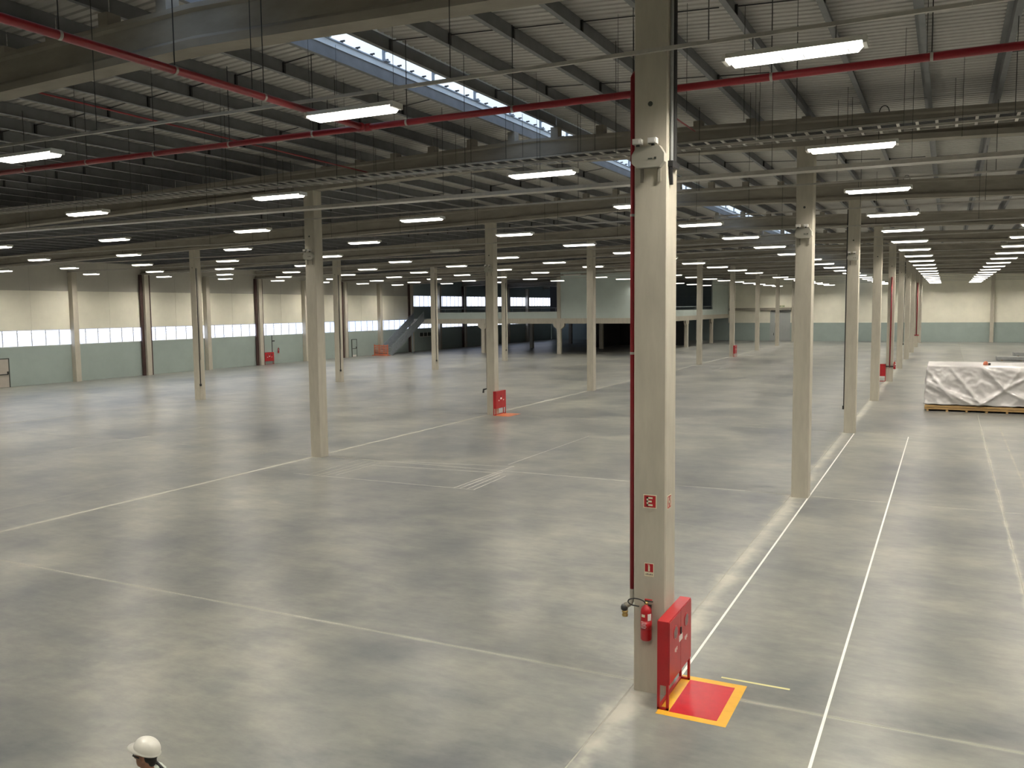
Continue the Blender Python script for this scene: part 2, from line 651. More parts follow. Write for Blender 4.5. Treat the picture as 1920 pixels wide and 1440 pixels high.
# ------------------------------------------------------------------ rooflight along the ridge
sky = thing('window_1', (RX, Y0, 11.6), kind='structure')
ZR = roof_bottom(SKX0)
ZD = ZR + 0.34             # underside of the deck at the opening
for xw, sg in ((SKX0 - 0.07, 1), (SKX1 + 0.03, -1)):
    MB().box(xw - 0.03, xw + 0.03, Y0 - 0.2, YF, ZD - 0.02, ZD + 0.12).build('curb', 'skylight_curb', sky)
    MB().box(xw - 0.05, xw + 0.07 if sg > 0 else xw + 0.05, Y0 - 0.2, YF, ZD + 0.12, ZD + 0.14).build('base_rail', 'stair_steel', sky)
    MB().box(xw + 0.03 * sg - 0.012, xw + 0.03 * sg + 0.012, Y0 - 0.2, YF, ZD + 0.155, ZD + 0.168).build('base_rail', 'skylight_curb', sky)
    MB().box(xw - 0.03, xw + 0.03, Y0 - 0.2, YF, ZD + 1.06, ZD + 1.12).build('eaves_rail', 'stair_steel', sky)
sp_me = MB().box(-0.008, 0.008, 0.03, 2.40, 0.0, 0.90).mesh('pane', 'skylight_glass')
tp_me = MB().extr([(-1.05, 0.0), (0, 0.12), (1.05, 0.0), (1.05, 0.012), (0, 0.132), (-1.05, 0.012)], 0.01, 2.43, 'y').mesh('cover_sheet', 'skylight_glass')
post_me = MB().box(-0.03, 0.03, -0.03, 0.03, 0.0, 0.88).box(-0.10, 0.14, -0.10, 0.10, -0.035, 0.0).mesh('post', 'stair_steel')
brk_me = MB().box(-0.015, 0.015, -0.05, 0.05, 0, 0.05).box(-0.02, 0.10, -0.012, 0.012, 0.03, 0.07).mesh('bracket', 'dark_metal')
bar_me = MB().box(-0.8, 0.8, -0.015, 0.015, -0.03, 0.0).mesh('cross_bar', 'stair_steel')
y = Y0
while y < YF - 2.43:
    inst('cover_sheet', tp_me, sky, (0.065, y - Y0, ZD + 1.12 - 11.6))
    for xw in (SKX0 - 0.07, SKX1 + 0.07):
        inst('pane', sp_me, sky, (xw - RX - 0.02, y - Y0, ZD + 0.15 - 11.6))
        inst('post', post_me, sky, (xw - RX, y - Y0, ZD + 0.175 - 11.6))
    if y < gy(5):
        inst('cross_bar', bar_me, sky, (0.065, y - Y0, ZD + 0.42 - 11.6))
    y += 2.4365
y = Y0
while y < gy(4):
    inst('bracket', brk_me, sky, (SKX0 - 0.05 - RX, y - Y0, ZD + 0.15 - 11.6))
    y += 0.61

# ------------------------------------------------------------------ left wall
wl = thing('wall_left', (XL, Y0, 0), kind='structure')
HB = S / 2
MZ = gy(7)                 # front of the mezzanine


def wall_piece(name, mat, y0, y1, z0, z1, cache={}):
    key = (name, mat, round(y1 - y0, 3), round(z1 - z0, 3))
    if key not in cache:
        cache[key] = MB().box(-0.18, 0, 0.008, y1 - y0 - 0.008, 0.006, z1 - z0 - 0.006).mesh(name, mat)
    return inst(name, cache[key], wl, (0, y0 - Y0, z0))


WZ0, WZ1 = 3.10, 4.42
box('joint_backing', 'green_paint', wl, XL - 0.25, XL - 0.19, Y0, YM, 0, WZ0)
box('joint_backing', 'cream_panel', wl, XL - 0.25, XL - 0.19, Y0, MZ + 0.25, WZ1, 10.4)
box('joint_backing', 'cream_panel', wl, XL - 0.25, XL - 0.19, MZ + 0.25, YM, WZ1, 6.12)
box('joint_backing', 'cream_panel', wl, XL - 0.25, XL - 0.19, MZ + 0.25, YM, 7.66, 10.4)
NW = 1


def wall_window(y0, y1, z0, z1, panes=6):
    global NW
    NW += 1
    wdw = thing('window_%d' % NW, (XL, y0, z0), kind='structure')
    m = MB()
    m.box(XL - 0.12, XL - 0.02, y0, y1, z0, z0 + 0.05)
    m.box(XL - 0.12, XL - 0.02, y0, y1, z1 - 0.06, z1)
    m.box(XL - 0.12, XL - 0.02, y0, y0 + 0.05, z0, z1)
    m.box(XL - 0.12, XL - 0.02, y1 - 0.05, y1, z0, z1)
    m.build('window_frame', 'white_plastic', wdw)
    wp = (y1 - y0) / panes
    for k in range(1, panes):
        yy = y0 + k * wp
        mm = MB().box(XL - 0.10, XL - 0.03, yy - 0.022, yy + 0.022, z0 + 0.05, z1 - 0.06)
        nb = 5
        for q in range(nb):
            zz = z0 + 0.15 + q * (z1 - z0 - 0.25) / nb
            mm.box(XL - 0.06, XL - 0.01, yy - 0.05, yy + 0.05, zz, zz + 0.04)
        mm.build('mullion', 'grey_plastic', wdw)
    for k in range(panes):
        box('pane', 'window_glass', wdw, XL - 0.075, XL - 0.065, y0 + k * wp + 0.03, y0 + (k + 1) * wp - 0.03, z0 + 0.05, z1 - 0.06)
    for q in (0.80, 0.92):
        zz = z0 + (z1 - z0) * q
        box('louver_bar', 'white_plastic', wdw, XL - 0.062, XL - 0.05, y0 + 0.05, y1 - 0.05, zz, zz + 0.02)


for k in range(21):
    ya, yb = Y0 + k * HB, min(Y0 + (k + 1) * HB, YM)
    hid = yb < 34           # never seen: left of the frame
    if hid:
        wall_piece('wall_panel', 'green_paint', ya, yb, 0, WZ0)
        wall_piece('wall_panel', 'cream_panel', ya, yb, WZ0, 10.3)
        continue
    wall_piece('wall_panel', 'green_paint', ya, yb, 0, WZ0)
    wall_window(ya + 0.25, min(yb + 0.23, YM), WZ0, WZ1, 6 if k < 20 else 3)
    ym = (ya + yb) / 2 + 0.25
    if ya < MZ - 1:
        for a, b in ((ya + 0.0, ym), (ym, yb)):
            wall_piece('wall_panel', 'cream_panel', a, b, WZ1, 7.55)
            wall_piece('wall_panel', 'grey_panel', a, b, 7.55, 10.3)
    else:
        wall_piece('wall_panel', 'green_paint', ya, yb, WZ1, 6.12)
        wall_window(ya + 0.5, min(yb + 0.1, YM), 6.12, 7.66, 6 if k < 20 else 3)
        wall_piece('wall_panel', 'green_paint', ya, yb, 7.66, 10.3)
wc_me = MB().bbox(0, 0.5, 0, CW, 0, 9.1, 0.015).mesh('wall_column', 'concrete')
dp_me = MB().bbox(0.06, 0.32, 0, 0.24, 0, 9.1, 0.03).mesh('downpipe', 'brown_steel')
for k in range(5, 20):
    yy = Y0 + k * HB
    c = inst('wall_column', wc_me, None, (XL, yy, 0))
    main = (k % 2 == 0)
    if main:
        tag(c, 'concrete wall column standing between two brown downpipes', 'column', 'wall columns with downpipes')
        for dy in (-0.30, CW + 0.06):
            d = inst('downpipe', dp_me, None, (XL, yy + dy, 0))
            tag(d, 'dark brown rainwater downpipe fixed beside a wall column', 'downpipe', 'brown downpipes on the window wall')
    else:
        tag(c, 'plain pale concrete wall column splitting the window strip', 'column', 'plain wall columns')

# ------------------------------------------------------------------ other walls
wb = thing('wall_back', (0, YF, 0), kind='structure')
box('joint_backing', 'cream_panel', wb, XL - 0.3, XR + 0.2, YF + 0.21, YF + 0.3, 0, 12.4)
xs = [XL, -54.5, -43.6, -33.0, -22.3, -13.1, -4.0, 5.6, 14.5, XR]
for i in range(len(xs) - 1):
    a, b = xs[i], xs[i + 1]
    yw = YF
    up_ = 'green_paint' if i < 3 else 'cream_panel'
    box('wall_panel', 'green_paint', wb, a + 0.006, b - 0.006, yw, yw + 0.2, 0, 2.95)
    box('wall_panel', up_, wb, a + 0.006, b - 0.006, yw, yw + 0.2, 2.956, 7.5)
    box('wall_panel', up_, wb, a + 0.006, b - 0.006, yw, yw + 0.2, 7.512, 11.8)
for x in (5.55, 14.3):
    c = MB().bbox(x, x + 0.5, YF - 0.45, YF, 0, beam_bottom(x), 0.015).build('wall_column', 'concrete')
    tag(c, 'pale concrete column on the cream and green end wall', 'column', 'columns of the end wall')
wr = thing('wall_right', (XR, 0, 0), kind='structure')
box('wall_panel', 'green_paint', wr, XR, XR + 0.2, Y0, YF, 0, 3.0)
box('wall_panel', 'cream_panel', wr, XR, XR + 0.2, Y0, YF, 3.006, 11.5)
wf = thing('wall_front', (0, Y0, 0), kind='structure')
box('wall_panel', 'green_paint', wf, XL, XR, Y0 - 0.2, Y0, 0, 3.0)
box('wall_panel', 'cream_panel', wf, XL, XR, Y0 - 0.2, Y0, 3.006, 12.8)

# far end: header band, sliding door, signs
box('header_beam', 'beam_concrete', wb, -32.9, -22.8, YF - 0.3, YF, 5.0, 5.41)
dr = thing('door_1', (-23.5, YF - 0.12, 0), kind='structure')
box('door_leaf', 'door_grey', dr, -25.3, -22.95, YF - 0.12, YF - 0.04, 0.02, 4.78)
for k in range(6):
    box('door_rib', 'door_grey', dr, -25.22 + k * 0.42, -25.18 + k * 0.42, YF - 0.14, YF - 0.12, 0.1, 4.7)
box('door_track', 'dark_metal', dr, -26.0, -22.9, YF - 0.34, YF - 0.05, 4.80, 5.01)
dr = thing('door_2', (-25.2, YF - 0.12, 0), kind='structure')
box('door_leaf', 'door_grey', dr, -26.15, -25.38, YF - 0.12, YF - 0.04, 0.02, 4.78)
box('door_handle', 'dark_metal', dr, -25.58, -25.50, YF - 0.2, YF - 0.12, 0.9, 1.3)
ex = thing('exit_sign', (-24.35, YF - 0.34, 5.45), 'cream exit sign with green letters above the sliding door', 'sign')
MB().box(-24.9, -23.8, YF - 0.34, YF - 0.30, 5.43, 5.86).build('panel', 'cream_print', ex)
STRK = {'E': [(0, 0, .2, 1), (0, .8, .7, 1), (0, .4, .6, .6), (0, 0, .7, .2)], 'H': [(0, 0, .2, 1), (.5, 0, .7, 1), (0, .4, .7, .6)],
        'S': [(0, .8, .7, 1), (0, .4, .2, 1), (0, .4, .7, .6), (.5, 0, .7, .6), (0, 0, .7, .2)], 'A': [(0, 0, .2, 1), (.5, 0, .7, 1), (0, .8, .7, 1), (0, .4, .7, .6)],
        'I': [(.25, 0, .45, 1)], 'D': [(0, 0, .2, 1), (0, .8, .6, 1), (0, 0, .6, .2), (.5, .1, .7, .9)]}


def letters(txt, x0, z0, h, yf, mb):
    # letters on a face that looks towards -y
    x = x0
    for ch in txt:
        for a, b, c, d in STRK[ch]:
            mb.box(x + a * h, x + c * h, yf - 0.004, yf, z0 + b * h, z0 + d * h)
        x += 0.85 * h
    return mb


letters('SAIDA', -24.78, 5.53, 0.22, YF - 0.34, MB()).build('lettering', 'green_print', ex)


def side_door(nm, y0, y1, h, mat):
    d = thing(nm, (XL, (y0 + y1) / 2, 0), kind='structure')
    m = MB().box(XL, XL + 0.06, y0 - 0.07, y0, 0, h + 0.07).box(XL, XL + 0.06, y1, y1 + 0.07, 0, h + 0.07).box(XL, XL + 0.06, y0 - 0.07, y1 + 0.07, h, h + 0.07)
    m.build('door_frame', 'dark_print', d)
    box('door_leaf', mat, d, XL, XL + 0.035, y0, y1, 0.02, h)
    box('push_bar', 'dark_metal', d, XL + 0.035, XL + 0.09, y0 + 0.1, y1 - 0.08, 0.98, 1.05)
    box('door_handle', 'dark_metal', d, XL + 0.035, XL + 0.10, y1 - 0.14, y1 - 0.05, 1.02, 1.24)
    return d


side_door('door_3', 41.2, 43.05, 2.2, 'door_beige')
d = side_door('door_4', 86.95, 87.85, 2.1, 'green_paint')
box('kick_plate', 'white_plastic', d, XL + 0.035, XL + 0.045, 87.05, 87.75, 0.03, 0.25)
for k in range(3):
    y = 102.35 + k * 1.02
    v = thing('vent_opening', (XL, y, 2.0), ('small square dark vent under the mezzanine, closest to the stair', 'small square dark vent under the mezzanine, middle of the three', 'small square dark vent under the mezzanine, farthest from the stair')[k], 'vent', 'vents under the mezzanine')
    MB().box(XL, XL + 0.03, y, y + 0.9, 2.0, 2.5).build('recess', 'dark_print', v)
    MB().box(XL, XL + 0.06, y - 0.08, y + 0.0, 1.95, 2.55).box(XL, XL + 0.06, y, y + 0.9, 1.92, 2.0).build('frame', 'white_plastic', v)

# ------------------------------------------------------------------ hall columns
HALL = 'concrete columns standing across the hall'


def column(x, n, label=None, hole=True, group=HALL, top=None):
    y = gy(n)
    c = thing('column', (x + CW / 2, y + CW / 2, 0), label or 'square precast concrete column standing free on the hall floor', 'column', group)
    zt = top or beam_bottom(x)
    MB().bbox(x, x + CW, y, y + CW, 0, zt, 0.018).build('shaft', 'concrete', c)
    if hole:
        MB().lathe([(0.035, 0), (0.035, 0.006)], (x + 0.235, y - 0.004, 8.54), 12, 'y').build('lifting_hole', 'dark_print', c)
    return c


def emergency(x, n, where):
    y = gy(n)
    e = thing('emergency_light', (x + 0.26, y, 7.65), 'twin-lamp grey emergency light box high on ' + where, 'emergency light')
    m = MB()
    m.extr([(x + 0.0, 7.72), (x + 0.07, 7.65), (x + 0.40, 7.65), (x + 0.47, 7.72), (x + 0.47, 7.83), (x + 0.40, 7.94), (x + 0.07, 7.94), (x + 0.0, 7.83)], y - 0.12, y, 'y')
    m.build('battery_box', 'grey_plastic', e)
    for dx in (0.08, 0.30):
        h = MB().box(x + dx - 0.06, x + dx + 0.06, y - 0.15, y - 0.03, 7.975, 8.05).build('lamp_head', 'white_plastic', e)
        MB().box(x + dx - 0.045, x + dx + 0.045, y - 0.158, y - 0.15, 7.985, 8.04).build('lens', 'white_print', h)
        box('lamp_neck', 'dark_metal', e, x + dx - 0.02, x + dx + 0.02, y - 0.10, y - 0.06, 7.93, 7.98)
    for dx in (0.12, 0.37):
        box('bracket_leg', 'beam_concrete', e, x + dx - 0.022, x + dx + 0.022, y - 0.02, y, 7.46, 7.66)
    box('nameplate', 'dark_print', e, x + 0.24, x + 0.30, y - 0.124, y - 0.12, 7.76, 7.775)
    box('indicator', 'dark_print', e, x + 0.33, x + 0.36, y - 0.126, y - 0.12, 7.755, 7.785)


colA = []
LAB = {1: 'square concrete column carrying the E and H fire signs and the extinguisher',
       5: 'concrete column with a thin red riser pipe on its face'}
for n in range(1, 11):
    lab = LAB.get(n)
    colA.append(column(XA, n, lab or 'square concrete column in the row along the white floor lines', group=None if lab else 'columns along the white floor lines'))
LABB = {3: 'concrete column with a red hose cabinet and black pipe in the open hall',
        7: 'concrete column with a red hose cabinet near the mezzanine corner'}
LABB[2] = 'concrete column standing beside the chalk layout on the floor'
colB = [column(XB, n, LABB.get(n) or 'square concrete column in the row that passes the chalk layout', group=None if n in LABB else 'columns in the row past the chalk layout') for n in range(2, 11)]
colC = [column(XC, n, 'square concrete column with dark conduits in the row nearest the windows', group='columns in the row nearest the windows') for n in range(3, 7)]
emergency(XA, 1, 'the column with the E sign')
emergency(XA, 2, 'the column next along the white floor line')
emergency(XA, 3, 'the column where the white floor lines end')
emergency(XB, 2, 'the column beside the chalk layout')
emergency(XB, 3, 'the column with the black pipe')


def cond(parent, x, y, z0, z1, r=0.022, mat='dark_metal', tip=True):
    m = MB().tube([(x, y, z0), (x, y, z1)], r, 8)
    m.build('conduit', mat, parent)
    if tip:
        MB().box(x - 0.05, x + 0.05, y - 0.05, y + 0.05, z0 - 0.10, z0 + 0.06).build('junction_box', 'black_rubber', parent)


cond(colA[0], XA + CW + 0.03, gy(1) + 0.10, 7.72, 10.2, 0.025, 'galvanised', False)
cond(colA[0], XA + CW + 0.035, gy(1) + 0.24, 7.72, 10.2, 0.03, 'dark_metal', False)
MB().box(XA + CW, XA + CW + 0.07, gy(1) + 0.02, gy(1) + 0.36, 7.66, 7.74).tube([(XA + CW + 0.03, gy(1) + 0.05, 7.66), (XA + CW + 0.02, gy(1) + 0.12, 7.42)], 0.03, 8).build('junction_box', 'black_rubber', colA[0])
cond(colA[2], XA - 0.03, gy(3) + 0.1, 1.15, 10.0)
cond(colA[5], XA + CW + 0.03, gy(6) + 0.1, 2.2, 9.5)
for c, n, z in ((colC[0], 3, 1.0), (colC[1], 4, 0.95), (colC[2], 5, 0.9), (colC[3], 6, 1.2)):
    cond(c, XC + CW + 0.03, gy(n) + 0.05, z, 8.5, 0.03)
    cond(c, XC + CW + 0.03, gy(n) + 0.16, 2.6, 8.5, 0.02, 'grey_plastic', False)
spx, spy = XB - 0.04, gy(3) + 0.12
sp3 = thing('standpipe', (spx, spy, 1.4), 'black standpipe with a valve down the edge of a hall column', 'pipe')
MB().tube([(spx, spy, 1.45), (spx, spy, 9.8)], 0.03, 8).build('pipe_run', 'dark_metal', sp3)
MB().tube([(spx, spy, 1.5), (spx, spy, 1.4), (spx - 0.16, spy - 0.1, 1.36), (spx - 0.16, spy - 0.15, 1.18)], [0.034, 0.036, 0.055, 0.05], 10).build('valve', 'dark_metal', sp3)

# ------------------------------------------------------------------ signs on the first column
yf = gy(1)


def sign_panel(name, label, x0, x1, z0, z1):
    s = thing(name, ((x0 + x1) / 2, yf, z0), label, 'sign')
    MB().box(x0, x1, yf - 0.003, yf, z0, z1).build('backing', 'cream_print', s)
    return s


s = sign_panel('fire_sign', 'red square sign with a cream letter E on the column', -3.905, -3.705, 2.785, 2.985)
MB().box(-3.892, -3.718, yf - 0.0045, yf - 0.003, 2.798, 2.972).build('red_field', 'red_paint', s)
letters('E', -3.855, 2.82, 0.13, yf - 0.0045, MB()).build('lettering', 'cream_print', s)
s = sign_panel('extinguisher_sign', 'red extinguisher symbol sign with a printed strip below it', -3.885, -3.745, 1.765, 1.965)
MB().box(-3.877, -3.753, yf - 0.0045, yf - 0.003, 1.835, 1.957).build('red_field', 'red_paint', s)
MB().box(-3.828, -3.802, yf - 0.006, yf - 0.0045, 1.845, 1.925).box(-3.836, -3.806, yf - 0.006, yf - 0.0045, 1.935, 1.943).box(-3.82, -3.81, yf - 0.006, yf - 0.0045, 1.925, 1.945).build('symbol', 'cream_print', s)
m = MB()
for k in range(5):
    m.box(-3.866 + k * 0.023, -3.852 + k * 0.023, yf - 0.0045, yf - 0.003, 1.79, 1.804 + 0.006 * (k % 2))
m.build('lettering', 'dark_print', s)
xs_ = XA + CW
s = thing('hydrant_sign', (xs_, 12.21, 2.77), 'red square sign with a pale letter H round the column corner', 'sign')
MB().box(xs_, xs_ + 0.003, 12.11, 12.31, 2.77, 2.97).build('backing', 'cream_print', s)
MB().box(xs_ + 0.003, xs_ + 0.0045, 12.123, 12.297, 2.783, 2.957).build('red_field', 'red_paint', s)
MB().box(xs_ + 0.0045, xs_ + 0.006, 12.15, 12.185, 2.80, 2.94).box(xs_ + 0.0045, xs_ + 0.006, 12.235, 12.27, 2.80, 2.94).box(xs_ + 0.0045, xs_ + 0.006, 12.15, 12.27, 2.855, 2.885).build('lettering', 'cream_print', s)


# ------------------------------------------------------------------ extinguishers
def extinguisher(x, y, z0, label, hose=True):
    e = thing('fire_extinguisher', (x, y, z0), label, 'extinguisher')
    r = 0.082
    MB().lathe([(r * 0.86, 0), (r, 0.02), (r, 0.42), (r * 0.93, 0.46), (r * 0.7, 0.495), (r * 0.36, 0.515), (r * 0.34, 0.53)], (x, y, z0), 24).build('cylinder', 'red_paint', e, True)
    MB().lathe([(0.024, 0.525), (0.028, 0.54), (0.022, 0.575)], (x, y, z0), 12).build('valve', 'brass', e, True)
    MB().box(x - 0.02, x + 0.10, y - 0.012, y + 0.012, z0 + 0.575, z0 + 0.588).build('lever', 'dark_metal', e)
    MB().box(x - 0.02, x + 0.09, y - 0.012, y + 0.012, z0 + 0.60, z0 + 0.612).box(x - 0.02, x - 0.005, y - 0.01, y + 0.01, z0 + 0.57, z0 + 0.61).build('handle', 'red_paint', e)
    if hose:
        pts = []
        for k in range(13):
            t = math.pi * (0.0 + k / 12 * 1.35)
            pts.append((x - 0.13 + 0.13 * math.cos(t), y - 0.05 - 0.01 * k / 12, z0 + 0.56 + 0.055 * math.sin(t)))
        pts.append((x - 0.09, y - 0.06, z0 + 0.505))
        MB().tube(pts, 0.0095, 8).build('hose', 'black_rubber', e, True)
    MB().lathe([(r + 0.0012, 0.17), (r + 0.0012, 0.30)], (x, y, z0), 24).build('label_band', 'red_paint', e, True)
    m = MB()
    for k in range(4):
        m.box(x - 0.062, x - 0.02 + 0.02 * (k % 2), y - r + 0.012 - 0.004 * 0, y - r + 0.014, z0 + 0.18 + k * 0.018, z0 + 0.188 + k * 0.018)
    m2 = MB()
    a0, a1 = math.radians(-62), math.radians(-30)

    def patch(mb, a0, a1, z0_, z1_, rr):
        n = 5
        vs = []
        for k in range(n + 1):
            t = a0 + (a1 - a0) * k / n
            vs += [(x + rr * math.cos(t), y + rr * math.sin(t), z0_), (x + rr * math.cos(t), y + rr * math.sin(t), z1_)]
        mb.add(vs, [(2 * k, 2 * k + 2, 2 * k + 3, 2 * k + 1) for k in range(n)])
    patch(m2, math.radians(-58), math.radians(-14), z0 + 0.31, z0 + 0.41, r + 0.003)
    m2.build('tag', 'white_print', e)
    m3 = MB()
    patch(m3, math.radians(-125), math.radians(-85), z0 + 0.36, z0 + 0.40, r + 0.002)
    m3.build('label', 'cream_print', e)
    m4 = MB()
    for k in range(5):
        patch(m4, math.radians(-128), math.radians(-78 + 8 * (k % 2)), z0 + 0.195 + k * 0.022, z0 + 0.203 + k * 0.022, r + 0.003)
    m4.build('lettering', 'white_print', e)
    MB().box(x - 0.05, x + 0.05, y + r - 0.005, y + r + 0.02, z0 + 0.30, z0 + 0.50).build('wall_bracket', 'dark_metal', e)
    return e


extinguisher(-3.825, yf - 0.10, 0.845, 'red fire extinguisher hung on the column below its sign')
extinguisher(XA + CW + 0.1, gy(5) - 0.0, 0.93, 'red extinguisher on the column with the thin red riser', False)


# ------------------------------------------------------------------ hose cabinets
def hose_cabinet(x, y0, label, wdt=1.17, ports=True):
    # stands against x, doors look towards +x
    dp, z0, z1 = 0.165, 0.36, 1.29
    c = thing('fire_hose_cabinet', (x + dp / 2, y0 + wdt / 2, 0), label, 'cabinet')
    y1 = y0 + wdt
    MB().box(x, x + dp, y0, y1, z0, z1).build('body', 'red_paint', c)
    t = 0.035
    for yy in (y0, y1 - t):
        for xx in (x, x + dp - t):
            box('leg', 'red_paint', c, xx, xx + t, yy, yy + t, 0.0, z0)
        box('foot_rail', 'red_paint', c, x, x + dp, yy, yy + t, 0.0, t)
    box('foot_rail', 'red_paint', c, x, x + t, y0, y1, 0.0, t)
    for k, (a, b) in enumerate(((y0 + 0.012, y0 + wdt / 2 - 0.004), (y0 + wdt / 2 + 0.004, y1 - 0.012))):
        d = MB().box(x + dp, x + dp + 0.012, a, b, z0 + 0.012, z1 - 0.012).build('door', 'red_paint', c)
        ym = (a + b) / 2
        if ports:
            n = 20
            MB().lathe([(0.10, 0), (0.10, 0.006), (0.088, 0.008)], (x + dp + 0.012, ym, z1 - 0.24), 24, 'x').build('port_rim', 'red_paint', d)
            MB().lathe([(0.086, 0), (0.086, 0.009)], (x + dp + 0.012, ym, z1 - 0.24), 24, 'x').build('port_glass', 'port_glass', d)
        m = MB()
        for q in range(3):
            yy = ym - 0.07 + q * 0.05 + (0.05 if k == 0 else 0)
            m.box(x + dp + 0.012, x + dp + 0.0135, yy, yy + 0.03, z0 + 0.40 - 0.02 * (q == 1), z0 + 0.45)
        m.build('lettering', 'white_print', d)
    ym = y0 + wdt / 2
    box('name_plate', 'white_print', c, x + dp + 0.012, x + dp + 0.015, ym - 0.09, ym + 0.09, z0 + 0.47, z0 + 0.56)
    box('latch', 'dark_metal', c, x + dp + 0.012, x + dp + 0.03, ym - 0.03, ym - 0.005, z0 + 0.58, z0 + 0.68)
    return c


hose_cabinet(-3.548, 11.59, 'red fire hose cabinet with round ports beside the red floor square')
hose_cabinet(XB + CW + 0.005, gy(3) - 0.2, 'red hose cabinet on the column with the black pipe', ports=False)
hose_cabinet(XB + CW + 0.005, gy(7) - 0.25, 'red hose cabinet on the column near the mezzanine corner')
hose_cabinet(XL + 0.01, 71.45, 'red hose cabinet against the green window wall', wdt=1.4)
extinguisher(XL + 0.12, 73.65, 1.15, 'red extinguisher on the green wall by its hose cabinet', False)
wp_ = thing('wall_pipe', (XL + 0.05, 72.75, 1.35), 'grey standpipe with a valve above the wall hose cabinet', 'pipe')
MB().tube([(XL + 0.05, 72.75, 1.3), (XL + 0.05, 72.75, 3.1)], 0.035, 8).build('pipe', 'dark_metal', wp_)
MB().tube([(XL + 0.05, 72.75, 2.5), (XL + 0.12, 73.05, 2.5)], 0.06, 8).build('valve', 'dark_metal', wp_)
# cabinet at the fifth column looks towards the viewer
c5 = thing('fire_hose_cabinet', (XA - 0.25, gy(5) - 0.1, 0), 'narrow red hose cabinet beside the thin red riser column', 'cabinet')
xq, yq = XA - 0.47, gy(5) - 0.14
MB().box(xq, xq + 0.46, yq, yq + 0.2, 0.40, 1.30).build('body', 'red_paint', c5)
MB().box(xq + 0.01, xq + 0.45, yq - 0.012, yq, 0.41, 1.29).build('door', 'red_paint', c5)
for dx in (0, 0.43):
    for dy in (0, 0.17):
        box('leg', 'red_paint', c5, xq + dx, xq + dx + 0.03, yq + dy, yq + dy + 0.03, 0, 0.4)
MB().box(xq, xq + 0.46, yq, yq + 0.03, 0.0, 0.05).build('foot_rail', 'red_paint', c5)

# ------------------------------------------------------------------ fire pipework
PZ, PY = 9.02, 13.32
pr = thing('fire_main_pipe', (-4.2, PY, PZ), 'thick red fire main under the roof with a riser down the E sign column', 'pipe')
MB().tube([(-30.0, PY, PZ), (16.0, PY, PZ)], 0.056, 14).build('pipe_run', 'red_pipe', pr, True)
MB().tube([(-9.62, Y0 + 0.05, PZ), (-9.62, PY, PZ)], 0.056, 14).build('branch_pipe', 'red_pipe', pr, True)
MB().tube([(-9.76, PY, PZ), (-9.48, PY, PZ)], 0.068, 14).tube([(-9.62, PY - 0.16, PZ), (-9.62, PY, PZ)], 0.068, 14).build('tee_fitting', 'red_pipe', pr, True)
for k in range(19):
    x = -27.6 + k * 2.1
    if abs(x - XA) < 0.4:
        continue
    MB().tube([(x - 0.02, PY, PZ), (x + 0.02, PY, PZ)], 0.061, 14).build('pipe_clamp', 'tray_steel', pr)
    MB().tube([(x, PY, PZ + 0.05), (x, PY, beam_bottom(x) + 0.02)], 0.008, 5).build('hanger_rod', 'dark_metal', pr)
for k in range(7):
    y = 0.2 + k * 1.75
    MB().tube([(-9.62, y - 0.02, PZ), (-9.62, y + 0.02, PZ)], 0.061, 14).build('pipe_clamp', 'tray_steel', pr)
    MB().tube([(-9.62, y, PZ + 0.05), (-9.62, y, roof_bottom(-9.62) + 0.35)], 0.008, 5).build('hanger_rod', 'dark_metal', pr)
rs = pr
rx, ry = XA - 0.042, gy(1) + 0.06
MB().tube([(rx, ry, 1.52), (rx, ry, PZ - 0.08), (rx, ry + 0.08, PZ), (rx, PY - 0.05, PZ)], 0.034, 12).build('riser', 'red_pipe', rs, True)
for z in (5.02, 7.0):
    MB().tube([(rx, ry, z), (rx, ry, z + 0.035)], 0.039, 12).build('pipe_clamp', 'tray_steel', rs)
MB().tube([(rx, ry, 1.53), (rx, ry, 1.36), (rx - 0.02, ry - 0.02, 1.31), (rx - 0.09, ry - 0.05, 1.27)], [0.035, 0.036, 0.042, 0.045], 12).build('elbow', 'beam_concrete', rs, True)
MB().lathe([(0.03, 0), (0.052, 0.02), (0.055, 0.06), (0.04, 0.09)], (rx - 0.10, ry - 0.06, 1.20), 14).build('valve_body', 'dark_metal', rs, True)
MB().lathe([(0.042, 0), (0.045, 0.03), (0.03, 0.05), (0.045, 0.06), (0.045, 0.085)], (rx - 0.09, ry - 0.06, 1.115), 14).build('coupling', 'brass', rs, True)
r5 = thing('riser_pipe', (XA + 0.24, gy(5) - 0.04, 1.1), 'thin red riser pipe on the column with the narrow hose cabinet', 'pipe')
MB().tube([(XA + 0.26, gy(5) - 0.05, 1.05), (XA + 0.26, gy(5) - 0.05, 7.75)], 0.045, 10).build('pipe_run', 'red_pipe', r5, True)
MB().tube([(XA + 0.0, gy(5) - 0.05, 1.13), (XA + 0.5, gy(5) - 0.05, 1.13)], 0.045, 10).build('tee_fitting', 'dark_metal', r5, True)
r8 = thing('riser_pipe', (XA + 0.3, gy(9) - 0.06, 1.5), 'thin red pipe ending in a valve on a column near the end wall', 'pipe')
MB().tube([(XA + 0.3, gy(9) - 0.07, 1.6), (XA + 0.3, gy(9) - 0.07, 8.6)], 0.06, 8).build('pipe_run', 'red_pipe', r8, True)
MB().tube([(XA + 0.0, gy(9) - 0.07, 1.6), (XA + 0.6, gy(9) - 0.07, 1.6)], 0.07, 8).build('tee_fitting', 'red_pipe', r8, True)
t_ = MB().tube([(-18.3, gy(1) + 0.7, 10.62), (-18.3, 25.6, 10.5)], 0.022, 8).build('sprinkler_pipe', 'red_pipe')
tag(t_, 'thin red pipe running below the purlins over the chalk layout', 'pipe')
